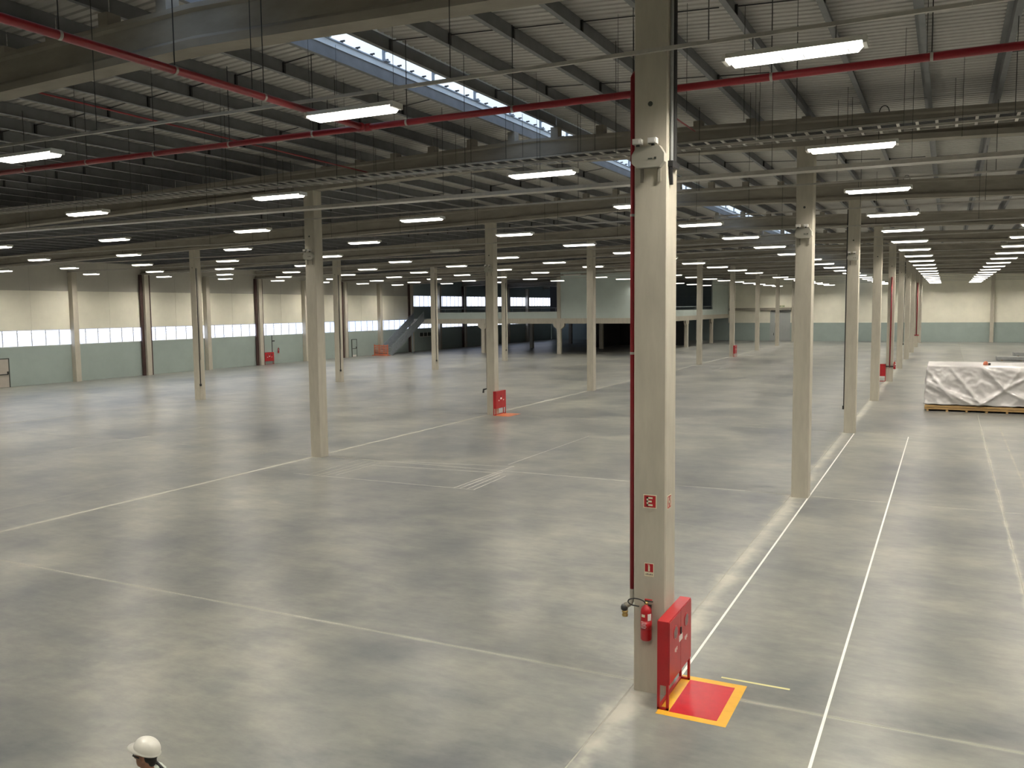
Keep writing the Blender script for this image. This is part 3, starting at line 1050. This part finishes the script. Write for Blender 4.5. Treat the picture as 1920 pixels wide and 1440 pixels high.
t_ = MB().tube([(-6.5, 19.5, 10.6), (-6.5, 24.6, 10.6)], 0.022, 8).build('sprinkler_pipe', 'red_pipe')
tag(t_, 'thin red pipe below the purlins just beyond the E sign column', 'pipe')

# ------------------------------------------------------------------ luminaires and their trunking
LZ = 8.86
LXS = [18.0, 10.6, 3.35, -1.83, -8.62, -16.6, -24.4, -32.2, -40.1, -47.6, -54.8, -62.0]  # outermost row is out of view, added for its light
LYS = [11.62 + 7.31 * k for k in range(-1, 19)]


def make_luminaire(lit=True):
    t = thing('luminaire', (0, 0, 0))
    hl, hw = 0.84, 0.15
    m = MB()
    # shallow tray body with sloping sides
    a = [(-hl, -hw, 0.0), (hl, -hw, 0.0), (hl, hw, 0.0), (-hl, hw, 0.0)]
    b = [(-hl + 0.02, -hw + 0.03, 0.07), (hl - 0.02, -hw + 0.03, 0.07), (hl - 0.02, hw - 0.03, 0.07), (-hl + 0.02, hw - 0.03, 0.07)]
    m.add(a + b, [(3, 2, 1, 0), (4, 5, 6, 7), (0, 1, 5, 4), (1, 2, 6, 5), (2, 3, 7, 6), (3, 0, 4, 7)])
    m.build('housing', 'white_plastic', t, local=True)
    e, wd, dp = hl - 0.03, hw - 0.012, 0.068
    MB().add([(-e, -wd, -0.004), (e, -wd, -0.004), (e, wd, -0.004), (-e, wd, -0.004)], [(3, 2, 1, 0)]).build('light_panel', 'lamp_glow' if lit else 'white_plastic', t, local=True)
    # glowing translucent sides with tapered ends, open below
    k = MB()
    o_ = [(-e, -wd), (e, -wd), (e, wd), (-e, wd)]
    i_ = [(-e + 0.06, -wd + 0.012), (e - 0.06, -wd + 0.012), (e - 0.06, wd - 0.012), (-e + 0.06, wd - 0.012)]
    vs_ = [(x, y, 0.0) for x, y in o_] + [(x, y, -dp) for x, y in i_] + [(x * 0.992, y * 0.95, -dp) for x, y in i_] + [(x * 0.992, y * 0.95, 0.0) for x, y in o_]
    k.add(vs_, [(j + a_ * 4, (j + 1) % 4 + a_ * 4, (j + 1) % 4 + a_ * 4 + 4, j + a_ * 4 + 4) for a_ in range(3) for j in range(4)])
    k.build('diffuser', 'lamp_side' if lit else 'white_plastic', t, local=True)
    lv = MB()  # unseen blades added to cut the light at shallow angles
    for q in range(6):
        xq_ = -0.65 + q * 0.26
        lv.box(xq_ - 0.006, xq_ + 0.006, -wd + 0.02, wd - 0.02, -0.064, -0.006)
    lv.build('added_louver', 'added_louver_white', t, local=True)
    for s in (-1, 1):
        MB().box(s * hl - 0.025, s * hl + 0.025, -hw + 0.005, hw - 0.005, -0.03, 0.06).build('end_cap', 'white_plastic', t, local=True)
        MB().tube([(s * 0.5, 0, 0.07), (s * 0.5, 0, 0.2505)], 0.006, 5).build('suspension_rod', 'dark_metal', t, local=True)
    return t


lit_t, off_t = make_luminaire(True), make_luminaire(False)
tag(lit_t, 'long white luminaire shining below the roof on two short rods', 'luminaire', 'lit luminaires in rows under the roof')
tag(off_t, 'unlit luminaire hanging dark among the shining rows', 'luminaire', 'unlit luminaires')
ROWS = ['added out of view for its light', 'between the tarpaulin row and the blank side wall', 'that runs over the tarpaulin', 'above the two white floor lines', 'just beyond the E sign column',
        'above the chalk layout', 'behind the row of columns by the chalk layout', 'over the middle of the open floor', 'before the mezzanine upper wall', 'behind the columns with black conduits',
        'between the conduit columns and the window wall', 'closest to the window wall']
NEAR = {(3, 1): 'luminaire shining in front of the red fire main beside the E sign column', (4, 1): 'luminaire shining right under the tee of the red fire main',
        (5, 1): 'luminaire shining where the red main runs off toward the windows'}
first = {True: True, False: True}
OFF = {(6, 5), (6, 9), (7, 10), (5, 12)}
for i, x in enumerate(LXS):
    for j, y in enumerate(LYS):
        if x < -33.5 and y > MZ - 1:
            continue
        if -33.5 < x < -31 and y > 133:
            continue
        if j == 0 and not -12 < x < 5:
            continue
        lit = (i, j) not in OFF
        src = lit_t if lit else off_t
        if first[lit]:
            o = src
            first[lit] = False
        else:
            o = copy_tree(src)
        o.location = (x, y, LZ)
        if lit:
            lab = NEAR.get((i, j))
            if lab:
                tag(o, lab, 'luminaire')
                o['group'] = 'luminaires close to the red fire main'
            else:
                tag(o, 'long white luminaire shining in the row ' + ROWS[i], 'luminaire', 'luminaires in the row ' + ROWS[i])
chan_cache = {}
for j, y in enumerate(LYS):
    xa = XL + 0.6 if y < MZ - 1 else -32.9
    t = thing('lighting_trunking', (xa, y, LZ + 0.25), 'thin grey steel channel above a row of luminaires', 'trunking', 'steel channels that carry the luminaires')
    nseg = max(1, round((XR - 0.2 - xa) / 6.0))
    seg = (XR - 0.2 - xa) / nseg
    key = round(seg, 3)
    if key not in chan_cache:
        chan_cache[key] = MB().box(0, seg - 0.004, -0.025, 0.025, 0, 0.05).mesh('channel', 'tray_steel')
    for k in range(nseg):
        inst('channel', chan_cache[key], t, (k * seg, 0, 0))
    if 0 < j < 6:
        for k in range(13):
            x = 8.4 - k * 3.9 + 0.4
            MB().tube([(x, y, LZ + 0.30), (x, y, min(roof_bottom(x) + 0.3, 12.0))], 0.0075, 5).build('hanger_rod', 'dark_metal', t)

# cable ladder below the second beam, cable tray beyond
cl = thing('cable_ladder', (-10, gy(2) - 0.9, 10.3), 'cable ladder with rungs hung in front of a concrete roof beam', 'cable ladder')
yl0, yl1, zl = gy(2) - 1.95, gy(2) - 0.75, 10.30
for yy in (yl0, yl1):
    MB().box(-42, 16, yy - 0.012, yy + 0.012, zl, zl + 0.055).build('side_rail', 'tray_steel', cl)
rung_me = MB().box(-0.035, 0.035, 0.014, yl1 - yl0 - 0.014, 0.0, 0.03).mesh('rung', 'tray_steel')
for k in range(128):
    inst('rung', rung_me, cl, (-41.8 + k * 0.45 + 10, yl0 - cl.location.y, zl - cl.location.z))
for k in range(22):
    x = -40 + k * 2.5
    for yy in (yl0, yl1):
        MB().tube([(x, yy, zl), (x, yy, roof_bottom(x) + 0.3)], 0.007, 5).build('hanger_rod', 'dark_metal', cl)
for k in range(9):
    yy = yl0 + 0.16 + k * 0.11
    MB().tube([(-41.9, yy, zl + 0.065), (15.9, yy, zl + 0.065)], 0.032, 6).build('cable', 'black_rubber', cl)
ct = thing('cable_tray', (-10, 23.5, 9.12), 'shallow perforated steel cable tray crossing between the luminaire rows', 'cable tray')
MB().box(-60, 16, 23.4, 23.8, 9.10, 9.112).build('tray_floor', 'tray_steel', ct)
for yy in (23.39, 23.8):
    MB().box(-60, 16, yy, yy + 0.01, 9.10, 9.20).build('tray_side', 'tray_steel', ct)
for k in range(16):
    x = 9 - k * 3.3
    MB().tube([(x, 23.55, 9.11), (x, 23.55, roof_bottom(x) + 0.3)], 0.007, 5).build('hanger_rod', 'dark_metal', ct)
# drop wires of the nearest bay
for k in range(26):
    x = random.uniform(-20, 4)
    y = random.uniform(13.6, 22.8)
    o = MB().tube([(x, y, 9.05 + random.uniform(0, 0.8)), (x, y, roof_bottom(x) + 0.33)], 0.005, 4).build('drop_wire', 'dark_metal')
    tag(o, 'thin wire dropping from the purlins over the first bay', 'wire', 'drop wires under the roof')

# ------------------------------------------------------------------ mezzanine
mz = thing('mezzanine', (-49, MZ, 0), 'two-storey mezzanine with concrete columns and pale green parapet in the far corner', 'mezzanine', kind='structure')
XM = -33.0
box('floor_slab', 'beam_concrete', mz, XL + 0.02, XM - 0.02, MZ + 0.3, YF - 0.02, 4.15, 4.45)
box('edge_beam', 'concrete', mz, XL + 0.5, XM, MZ, MZ + 0.3, 3.80, 4.45)
box('edge_beam', 'concrete', mz, XM - 0.3, XM, MZ + 0.3, YF - 0.02, 3.80, 4.45)
box('parapet', 'pale_green', mz, -62.0, -43.58, MZ + 0.05, MZ + 0.2, 4.45, 5.29)
box('upper_wall', 'pale_green', mz, -43.1, -33.4, MZ + 0.05, MZ + 0.2, 4.45, 10.2)
box('parapet', 'pale_green', mz, XM - 0.2, XM - 0.05, MZ + 0.5, 136.5, 4.45, 5.29)
box('upper_wall', 'pale_green', mz, XM - 0.2, XM - 0.05, 136.5, YF - 0.02, 3.9, 10.2)
cap = MB().tube([(XM - 0.1, MZ + 0.5, 5.75), (XM - 0.1, 136.5, 5.75)], 0.03, 6)
cap.build('guard_rail', 'stair_steel', mz)
cap = MB().tube([(-62, MZ + 0.12, 5.75), (-43.6, MZ + 0.12, 5.75)], 0.03, 6)
cap.build('guard_rail', 'stair_steel', mz)
for k in range(19):
    y = MZ + 0.6 + k * 1.98
    MB().tube([(XM - 0.1, y, 5.29), (XM - 0.1, y, 5.75)], 0.022, 6).build('rail_post', 'stair_steel', mz)
for k in range(10):
    x = -61.8 + k * 2.0
    MB().tube([(x, MZ + 0.12, 5.29), (x, MZ + 0.12, 5.75)], 0.022, 6).build('rail_post', 'stair_steel', mz)


def mez_col(x, y, top=3.80, along='x', corb=True):
    h = CW / 2
    MB().bbox(x - h, x + h, y, y + CW, 0, top, 0.015).build('mezzanine_column', 'concrete', mz)
    if corb:
        pts = [(-0.75, 0), (-0.75, -0.22), (-0.68, -0.40), (-0.5, -0.52), (-h, -0.72), (h, -0.72), (0.5, -0.52), (0.68, -0.40), (0.75, -0.22), (0.75, 0)]
        if along == 'x':
            MB().extr([(x + a, top + b) for a, b in pts], y + 0.05, y + CW - 0.05, 'y').build('corbel', 'concrete', mz)
        else:
            MB().extr([(y + h + a, top + b) for a, b in pts], x - h + 0.05, x + h - 0.05, 'x').build('corbel', 'concrete', mz)


mez_col(-54.1, MZ - 0.05)
mez_col(-43.35, MZ - 0.05)
MB().bbox(-43.58, -43.1, MZ - 0.05, MZ + 0.4, 4.45, 9.6, 0.015).build('mezzanine_column', 'concrete', mz)
mez_col(XM - 0.2, MZ)
MB().bbox(XM - 0.44, XM, MZ, MZ + 0.45, 4.45, 9.9, 0.015).build('mezzanine_column', 'concrete', mz)
for yy in (107.07, 121.7, 136.3):
    mez_col(XM - 0.25, yy, along='y')
for xx in (-54.1, -43.35):
    for yy in (114.4, 129.0):
        mez_col(xx, yy, top=4.14, corb=False)
# partitions coloured dark for the shade in the unlit rooms under and on the mezzanine
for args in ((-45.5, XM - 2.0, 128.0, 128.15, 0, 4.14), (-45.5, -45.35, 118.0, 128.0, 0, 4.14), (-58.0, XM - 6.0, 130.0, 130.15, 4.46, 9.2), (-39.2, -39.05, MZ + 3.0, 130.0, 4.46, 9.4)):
    box('shade_partition', 'dark_metal', mz, *args)

# ------------------------------------------------------------------ stair to the mezzanine
st = thing('stair', (-63.6, 95, 0), 'grey steel stair with railings climbing to the mezzanine', 'stair')
ya, yb, zt = 91.3, 99.2, 4.45
xa, xb = -64.35, -62.75
for x in (xa, xb):
    MB().extr([(ya, 0.0), (ya + 0.35, 0.0), (yb, zt - 0.28), (yb, zt + 0.02), (yb - 0.1, zt + 0.02), (ya, 0.28)], x - 0.03, x + 0.03, 'x').build('stringer', 'stair_steel', st)
nt_ = 25
for k in range(nt_):
    f = (k + 1) / (nt_ + 1)
    y = ya + (yb - ya) * f
    z = zt * f
    MB().box(xa + 0.03, xb - 0.03, y - 0.13, y + 0.13, z - 0.02, z + 0.02).build('tread', 'stair_steel', st)
for x in (xa, xb):
    for hh in (0.55, 1.0):
        MB().tube([(x, ya, hh), (x, yb, zt + hh)], 0.025, 6).build('handrail', 'stair_steel', st)
    MB().extr([(ya + 0.2, 0.25), (yb, zt + 0.05), (yb, zt + 0.85), (ya + 0.2, 1.05)], x - 0.008, x + 0.008, 'x').build('guard_panel', 'stair_steel', st)
    for k in range(6):
        f = k / 5
        y = ya + (yb - ya) * f
        MB().tube([(x, y, zt * f), (x, y, zt * f + 1.0)], 0.025, 6).build('rail_post', 'stair_steel', st)
box('support_post', 'stair_steel', st, xb - 0.05, xb + 0.05, 96.3, 96.4, 0, 2.7)
box('landing', 'stair_steel', st, xa, xb, 99.2, MZ + 0.28, zt - 0.06, zt)
sb = thing('safety_barrier', (-64.0, 90.4, 0), 'low orange plastic barrier fence at the foot of the stair', 'barrier')
for k in range(5):
    box('barrier_rail', 'orange_plastic', sb, -64.6, -62.6, 90.3 + 0.01 * k, 90.34 + 0.01 * k, 0.12 + k * 0.26, 0.27 + k * 0.26)
for x in (-64.6, -63.9, -63.2, -62.6):
    box('barrier_post', 'orange_plastic', sb, x - 0.05, x + 0.05, 90.36, 90.46, 0, 1.4)
box('barrier_foot', 'orange_plastic', sb, -64.8, -62.4, 90.1, 90.7, 0, 0.08)

# ------------------------------------------------------------------ tarpaulin covered machine on its pallet
pl = thing('pallet', (1.9, 53.7, 0), 'long timber pallet under the silver tarpaulin', 'pallet')
px0, px1, py0, py1 = -1.0, 4.9, 51.55, 55.9
for k in range(7):
    x = px0 + 0.15 + k * 0.93
    box('bearer', 'pallet_wood', pl, x - 0.05, x + 0.06, py0 + 0.02, py1, 0.0, 0.09)
for k in range(12):
    y = py0 + k * (py1 - py0 - 0.3) / 11
    box('deck_board', 'pallet_wood', pl, px0, px1, y, y + 0.3, 0.19, 0.215)
for k in range(10):
    x = px0 + k * 0.59
    box('edge_board', 'pallet_wood', pl, x + 0.004, x + 0.586, py0, py0 + 0.05, 0.10 + 0.004 * (k % 3), 0.33 - 0.006 * (k % 2))
MB().box(px0 + 0.02, px1 - 0.02, py0 + 0.06, py1, 0.09, 0.19).build('stringer_board', 'pallet_wood', pl)


def tarp():
    m = MB()
    nx, nz_, nyt = 90, 34, 10
    x0, x1, yfr, ybk, zb, zt_ = -0.92, 4.8, 51.72, 55.8, 0.36, 2.42
    folds = [(-0.9, 2.2, 0.35, 0.62, 0.16), (-0.7, 1.5, 1.2, 0.45, 0.20), (0.2, 2.3, 1.6, 0.5, 0.14), (1.7, 2.4, 2.7, 1.3, 0.20), (2.6, 1.1, 1.6, 0.4, 0.2),
             (2.7, 1.2, 4.2, 0.5, 0.16), (2.7, 1.25, 3.9, 2.0, 0.14), (-0.85, 1.4, 0.4, 0.75, 0.12), (0.4, 1.0, 1.9, 0.5, 0.12), (2.2, 2.4, 2.6, 1.4, 0.10), (3.4, 2.3, 2.75, 1.2, 0.12)]

    def bulge(x, z):
        b = 0.0
        for ax, az, bx, bz, amp in folds:
            d = Vector((bx - ax, bz - az))
            p = Vector((x - ax, z - az))
            t = max(0, min(1, p.dot(d) / d.length_squared))
            q = p - d * t
            b += amp * math.exp(-(q.length / 0.085) ** 1.5) * (0.35 + 0.65 * math.sin(math.pi * (0.15 + 0.7 * t)))
        b += 0.12 * noise.noise(Vector((x * 1.1 + z * 0.8, z * 1.6, 3.0))) + 0.10 * (0.5 - abs(noise.noise(Vector((x * 1.9 + z * 1.6, z * 2.2 - x * 0.7, 9.0))))) + 0.03 * noise.noise(Vector((x * 7 + z * 4, z * 6 - x * 2, 2.0)))
        return b
    o = 0
    vs, fs = [], []
    for j in range(nz_ + 1):
        v = j / nz_
        z = zb + (zt_ - zb) * v
        for i in range(nx + 1):
            u = i / nx
            x = x0 + (x1 - x0) * u
            edge = 1 - max(0, v - 0.9) * 10
            out = bulge(x, z) * max(0.0, edge)
            flare = 0.16 * (1 - v) ** 2
            hem = 0.10 * abs(noise.noise(Vector((x * 1.3, 0, 5)))) if j == 0 else 0
            vs.append((x - (0.12 * (1 - v) + 0.05 * noise.noise(Vector((0, z * 3, 1)))) * (1 - u) ** 6, yfr - flare - out * 0.9 + 0.02, z + hem))
    W = nx + 1
    for j in range(nz_):
        for i in range(nx):
            a = j * W + i
            fs.append((a, a + 1, a + W + 1, a + W))
    top0 = nz_ * W
    base = len(vs)
    for k in range(1, nyt + 1):
        y = yfr + (ybk - yfr) * k / nyt
        for i in range(nx + 1):
            x = x0 + (x1 - x0) * i / nx
            vs.append((x, y, zt_ + 0.03 * noise.noise(Vector((x * 1.5, y * 1.2, 0))) + 0.06 * math.sin(math.pi * k / nyt)))
    for k in range(nyt):
        r0 = top0 if k == 0 else base + (k - 1) * W
        r1 = base + k * W
        for i in range(nx):
            fs.append((r0 + i, r0 + i + 1, r1 + i + 1, r1 + i))
    # left side
    base2 = len(vs)
    ny = 24
    for j in range(nz_ + 1):
        v = j / nz_
        z = zb + (zt_ - zb) * v
        for k in range(1, ny + 1):
            y = yfr + (ybk - yfr) * k / ny
            e = 1 - max(0, v - 0.9) * 10
            vs.append((x0 - 0.12 * (1 - v) * 1.0 - 0.10 * max(0, e) * abs(noise.noise(Vector((y * 1.6 + z, z * 2, 7)))), y, z))
    for j in range(nz_):
        for k in range(ny):
            a = j * W if k == 0 else base2 + j * ny + k - 1
            b_ = base2 + j * ny + k
            c_ = base2 + (j + 1) * ny + k
            d_ = (j + 1) * W if k == 0 else base2 + (j + 1) * ny + k - 1
            fs.append((a, d_, c_, b_))
    m.add(vs, fs)
    # right side and back close the volume
    t = thing('tarpaulin_cover', (1.9, 53.7, 0.34), 'crumpled silver tarpaulin draped over a crated machine on a pallet', 'tarpaulin')
    ob = m.build('sheet', 'tarp', t, True)
    md = ob.modifiers.new('thickness', 'SOLIDIFY')
    md.thickness = 0.012
    md.offset = -1
    MB().box(x0 + 0.15, x1 - 0.05, yfr + 0.22, ybk - 0.02, 0.345, zt_ - 0.06).build('crate_core', 'dark_metal', t)


tarp()
bc = thing('warning_beacon', (1.9, 52.4, 2.43), 'small orange beacon lying on top of the silver tarpaulin', 'beacon')
MB().lathe([(0.11, 0), (0.12, 0.05), (0.09, 0.16), (0.05, 0.2)], (1.85, 52.4, 2.47), 14).build('dome', 'orange_plastic', bc, True)
MB().lathe([(0.06, 0), (0.06, 0.12)], (2.02, 52.2, 2.47), 12).build('base', 'dark_metal', bc)
# low grey stacks beyond
for (x0, x1, y0, y1, h, lab) in ((4.45, 10.5, 99.9, 101.4, 0.38, 'long low grey beam stack on the floor beyond the tarpaulin'), (6.4, 12.0, 108.2, 109.6, 0.42, 'farther low grey beam stack with a pale slot near the end wall')):
    t = thing('beam_stack', ((x0 + x1) / 2, (y0 + y1) / 2, 0), lab, 'stack')
    for k in range(3):
        yy = y0 + k * 0.5
        box('beam', 'galvanised', t, x0 + 0.1 * (k % 2), x1, yy, yy + 0.38, 0.06, h)
    for k in range(4):
        x = x0 + 0.5 + k * (x1 - x0 - 1) / 3
        box('sleeper', 'pallet_wood', t, x - 0.06, x + 0.06, y0, y1, 0, 0.06)


# ------------------------------------------------------------------ the person
def person():
    P = thing('person', (-6.62, 5.46, 0), 'person in a white hard hat and light shirt walking past below', 'person', rz=math.pi + 0.30)
    P.scale = (0.965, 0.965, 0.965)
    # local frame: +x is forward, +y is the left hand, z up

    def remesh(m, name, mat, parent, vox, smooth_it=4):
        ob = m.build(name, mat, parent, True, local=True)
        r = ob.modifiers.new('fuse', 'REMESH')
        r.mode = 'VOXEL'
        r.voxel_size = vox
        r.use_smooth_shade = True
        s = ob.modifiers.new('soften', 'SMOOTH')
        s.iterations = smooth_it
        s.factor = 0.5
        return ob
    b = MB()
    # head: skull, face, jaw, nose, ears, brow
    b.ell((-0.005, 0, 1.635), (0.098, 0.078, 0.105))
    b.ell((0.035, 0, 1.575), (0.062, 0.060, 0.085))
    b.ell((0.058, 0, 1.53), (0.036, 0.040, 0.032))
    b.tube([(0.092, 0, 1.635), (0.104, 0, 1.60), (0.118, 0, 1.588), (0.095, 0, 1.578)], [0.010, 0.012, 0.016, 0.012], 8)
    b.ell((0.090, 0, 1.553), (0.012, 0.026, 0.006)).ell((0.088, 0, 1.541), (0.012, 0.023, 0.007))
    b.ell((0.078, 0.032, 1.644), (0.02, 0.026, 0.008)).ell((0.078, -0.032, 1.644), (0.02, 0.026, 0.008))
    for s in (-1, 1):
        b.ell((-0.005, s * 0.080, 1.605), (0.020, 0.010, 0.034))
        b.ell((0.088, s * 0.032, 1.626), (0.010, 0.014, 0.009))
    b.tube([(-0.012, 0, 1.56), (-0.015, 0, 1.47), (-0.02, 0, 1.42)], [0.058, 0.056, 0.07], 14)
    b.ell((-0.02, 0, 1.25), (0.11, 0.165, 0.22)).ell((-0.01, 0, 1.02), (0.105, 0.15, 0.2)).ell((-0.02, 0, 0.93), (0.115, 0.165, 0.13))
    b.tube([(-0.02, -0.17, 1.395), (-0.02, 0, 1.43), (-0.02, 0.17, 1.395)], [0.05, 0.07, 0.05], 12)
    arms = {1: [(-0.02, 0.185, 1.385), (-0.10, 0.225, 1.10), (0.03, 0.235, 0.86)], -1: [(-0.02, -0.185, 1.385), (0.06, -0.225, 1.11), (0.25, -0.215, 0.94)]}
    for s, (sh, el, wr_) in arms.items():
        b.tube([sh, [(sh[k] + el[k]) / 2 for k in range(3)], el, [(el[k] * 0.6 + wr_[k] * 0.4) for k in range(3)], wr_], [0.056, 0.048, 0.040, 0.039, 0.027], 12)
        d = (Vector(wr_) - Vector(el)).normalized()
        side = Vector((0, 1, 0)) - d * d.y
        side.normalize()
        nrm = d.cross(side)
        w0 = Vector(wr_)
        pc = w0 + d * 0.05
        b.tube([w0 - d * 0.01, pc, w0 + d * 0.09], [0.026, 0.036, 0.034], 10)
        for k, ln in enumerate((0.066, 0.078, 0.072, 0.056)):
            f0 = w0 + d * 0.085 + nrm * (-0.028 + k * 0.019)
            k1 = f0 + d * ln * 0.5 - side * s * 0.012
            k2 = f0 + d * ln * 0.85 - side * s * 0.036
            b.tube([f0, k1, k2], [0.0095, 0.009, 0.0075], 6)
        th = w0 + d * 0.03 - nrm * 0.03
        b.tube([th, th + d * 0.035 - nrm * 0.022 - side * s * 0.01, th + d * 0.065 - nrm * 0.026 - side * s * 0.02], [0.013, 0.011, 0.009], 6)
    legs = {1: [(0, 0.09, 0.92), (0.10, 0.095, 0.50), (0.16, 0.10, 0.09)], -1: [(0, -0.09, 0.92), (-0.02, -0.095, 0.50), (-0.16, -0.10, 0.11)]}
    for s, (hp, kn, an) in legs.items():
        b.tube([hp, [(hp[k] + kn[k]) / 2 for k in range(3)], kn, [(kn[k] * 0.65 + an[k] * 0.35) for k in range(3)], an], [0.092, 0.078, 0.056, 0.058, 0.038], 14)
        b.ell((an[0] + 0.06, an[1], 0.055), (0.12, 0.042, 0.045))
    remesh(b, 'body', 'skin', P, 0.011, 3)
    # clothes
    sh_ = MB()
    sh_.ell((-0.02, 0, 1.25), (0.128, 0.182, 0.225)).ell((-0.012, 0, 1.03), (0.126, 0.168, 0.2))
    sh_.tube([(-0.02, -0.18, 1.395), (-0.02, 0, 1.425), (-0.02, 0.18, 1.395)], [0.062, 0.075, 0.062], 12)
    sh_.tube([(-0.018, 0, 1.46), (-0.02, 0, 1.40)], [0.066, 0.085], 14)
    for s, (a, e, wr_) in arms.items():
        sh_.tube([a, [(a[k] + e[k]) / 2 for k in range(3)], e, [(e[k] * 0.15 + wr_[k] * 0.85) for k in range(3)]], [0.07, 0.062, 0.055, 0.042], 12)
    remesh(sh_, 'shirt', 'shirt_cloth', P, 0.013, 3)
    tr = MB()
    tr.ell((-0.02, 0, 0.95), (0.132, 0.178, 0.13))
    for s, (hp, kn, an) in legs.items():
        tr.tube([hp, [(hp[k] + kn[k]) / 2 for k in range(3)], kn, [(kn[k] * 0.1 + an[k] * 0.9) for k in range(3)]], [0.108, 0.092, 0.074, 0.064], 14)
    remesh(tr, 'trousers', 'trouser_cloth', P, 0.014, 3)
    for s, (hp, kn, an) in legs.items():
        bt = MB()
        bt.ell((an[0] + 0.065, an[1], 0.06), (0.145, 0.054, 0.058)).tube([(an[0], an[1], 0.05), (an[0] - 0.01, an[1], 0.2)], [0.055, 0.052], 12)
        bt.box(an[0] - 0.06, an[0] + 0.19, an[1] - 0.048, an[1] + 0.048, 0.0, 0.025)
        remesh(bt, 'boot', 'boot_leather', P, 0.012, 2)
    # hair below the hat, at the nape and temples
    hr = MB()
    hr.ell((-0.050, 0, 1.625), (0.066, 0.081, 0.080)).ell((-0.072, 0, 1.555), (0.030, 0.054, 0.045))
    remesh(hr, 'hair', 'hair', P, 0.009, 3)
    gl = MB()
    gl.tube([(0.100, -0.055, 1.632), (0.112, -0.02, 1.630), (0.113, 0.02, 1.630), (0.100, 0.055, 1.632), (0.02, 0.085, 1.63)], 0.008, 6)
    gl.tube([(0.100, -0.055, 1.632), (0.02, -0.085, 1.63)], 0.006, 6)
    gl.build('safety_glasses', 'dark_metal', P, True, local=True)
    # hard hat: shell, ridge, peak, rim
    R = Matrix.Rotation(math.radians(-17), 3, 'Y')
    n, rows = 32, 12
    vs, fs = [], []
    for j in range(1, rows + 1):
        ph = (math.pi / 2) * (1 - j / rows)
        for k in range(n):
            t = 2 * math.pi * k / n
            rr = math.cos(ph) ** 0.9
            zz = math.sin(ph)
            ridge = 0.007 * math.exp(-((math.sin(t) * rr * 0.115) / 0.024) ** 2) * min(1, zz * 3)
            vs.append(Vector((0.135 * rr * math.cos(t), 0.110 * rr * math.sin(t), 0.122 * zz + ridge)))
    for j in range(rows - 1):
        for k in range(n):
            fs.append((j * n + k, (j + 1) * n + k, (j + 1) * n + (k + 1) % n, j * n + (k + 1) % n))
    vs.append(Vector((0, 0, 0.129)))
    for k in range(n):
        fs.append((len(vs) - 1, k, (k + 1) % n))
    # brim ring
    o = len(vs)
    for k in range(n):
        t = 2 * math.pi * k / n
        ext = 0.008 + 0.048 * max(0, math.cos(t)) ** 1.6
        vs.append(Vector(((0.135 + ext) * math.cos(t), (0.110 + ext * 0.8) * math.sin(t), -0.006 - 0.016 * max(0, math.cos(t)))))
    for k in range(n):
        fs.append(((rows - 1) * n + k, o + k, o + (k + 1) % n, (rows - 1) * n + (k + 1) % n))
    vs = [R @ v + Vector((-0.014, 0, 1.676)) for v in vs]
    hm = MB().add(vs, fs).build('hard_hat', 'helmet_white', P, True, local=True)
    md = hm.modifiers.new('thickness', 'SOLIDIFY')
    md.thickness = 0.004
    # dark strap on the shoulder
    MB().tube([(0.09, -0.11, 1.30), (0.06, -0.12, 1.44), (-0.03, -0.12, 1.478), (-0.12, -0.11, 1.40)], 0.02, 8).build('strap', 'black_rubber', P, True, local=True)


person()
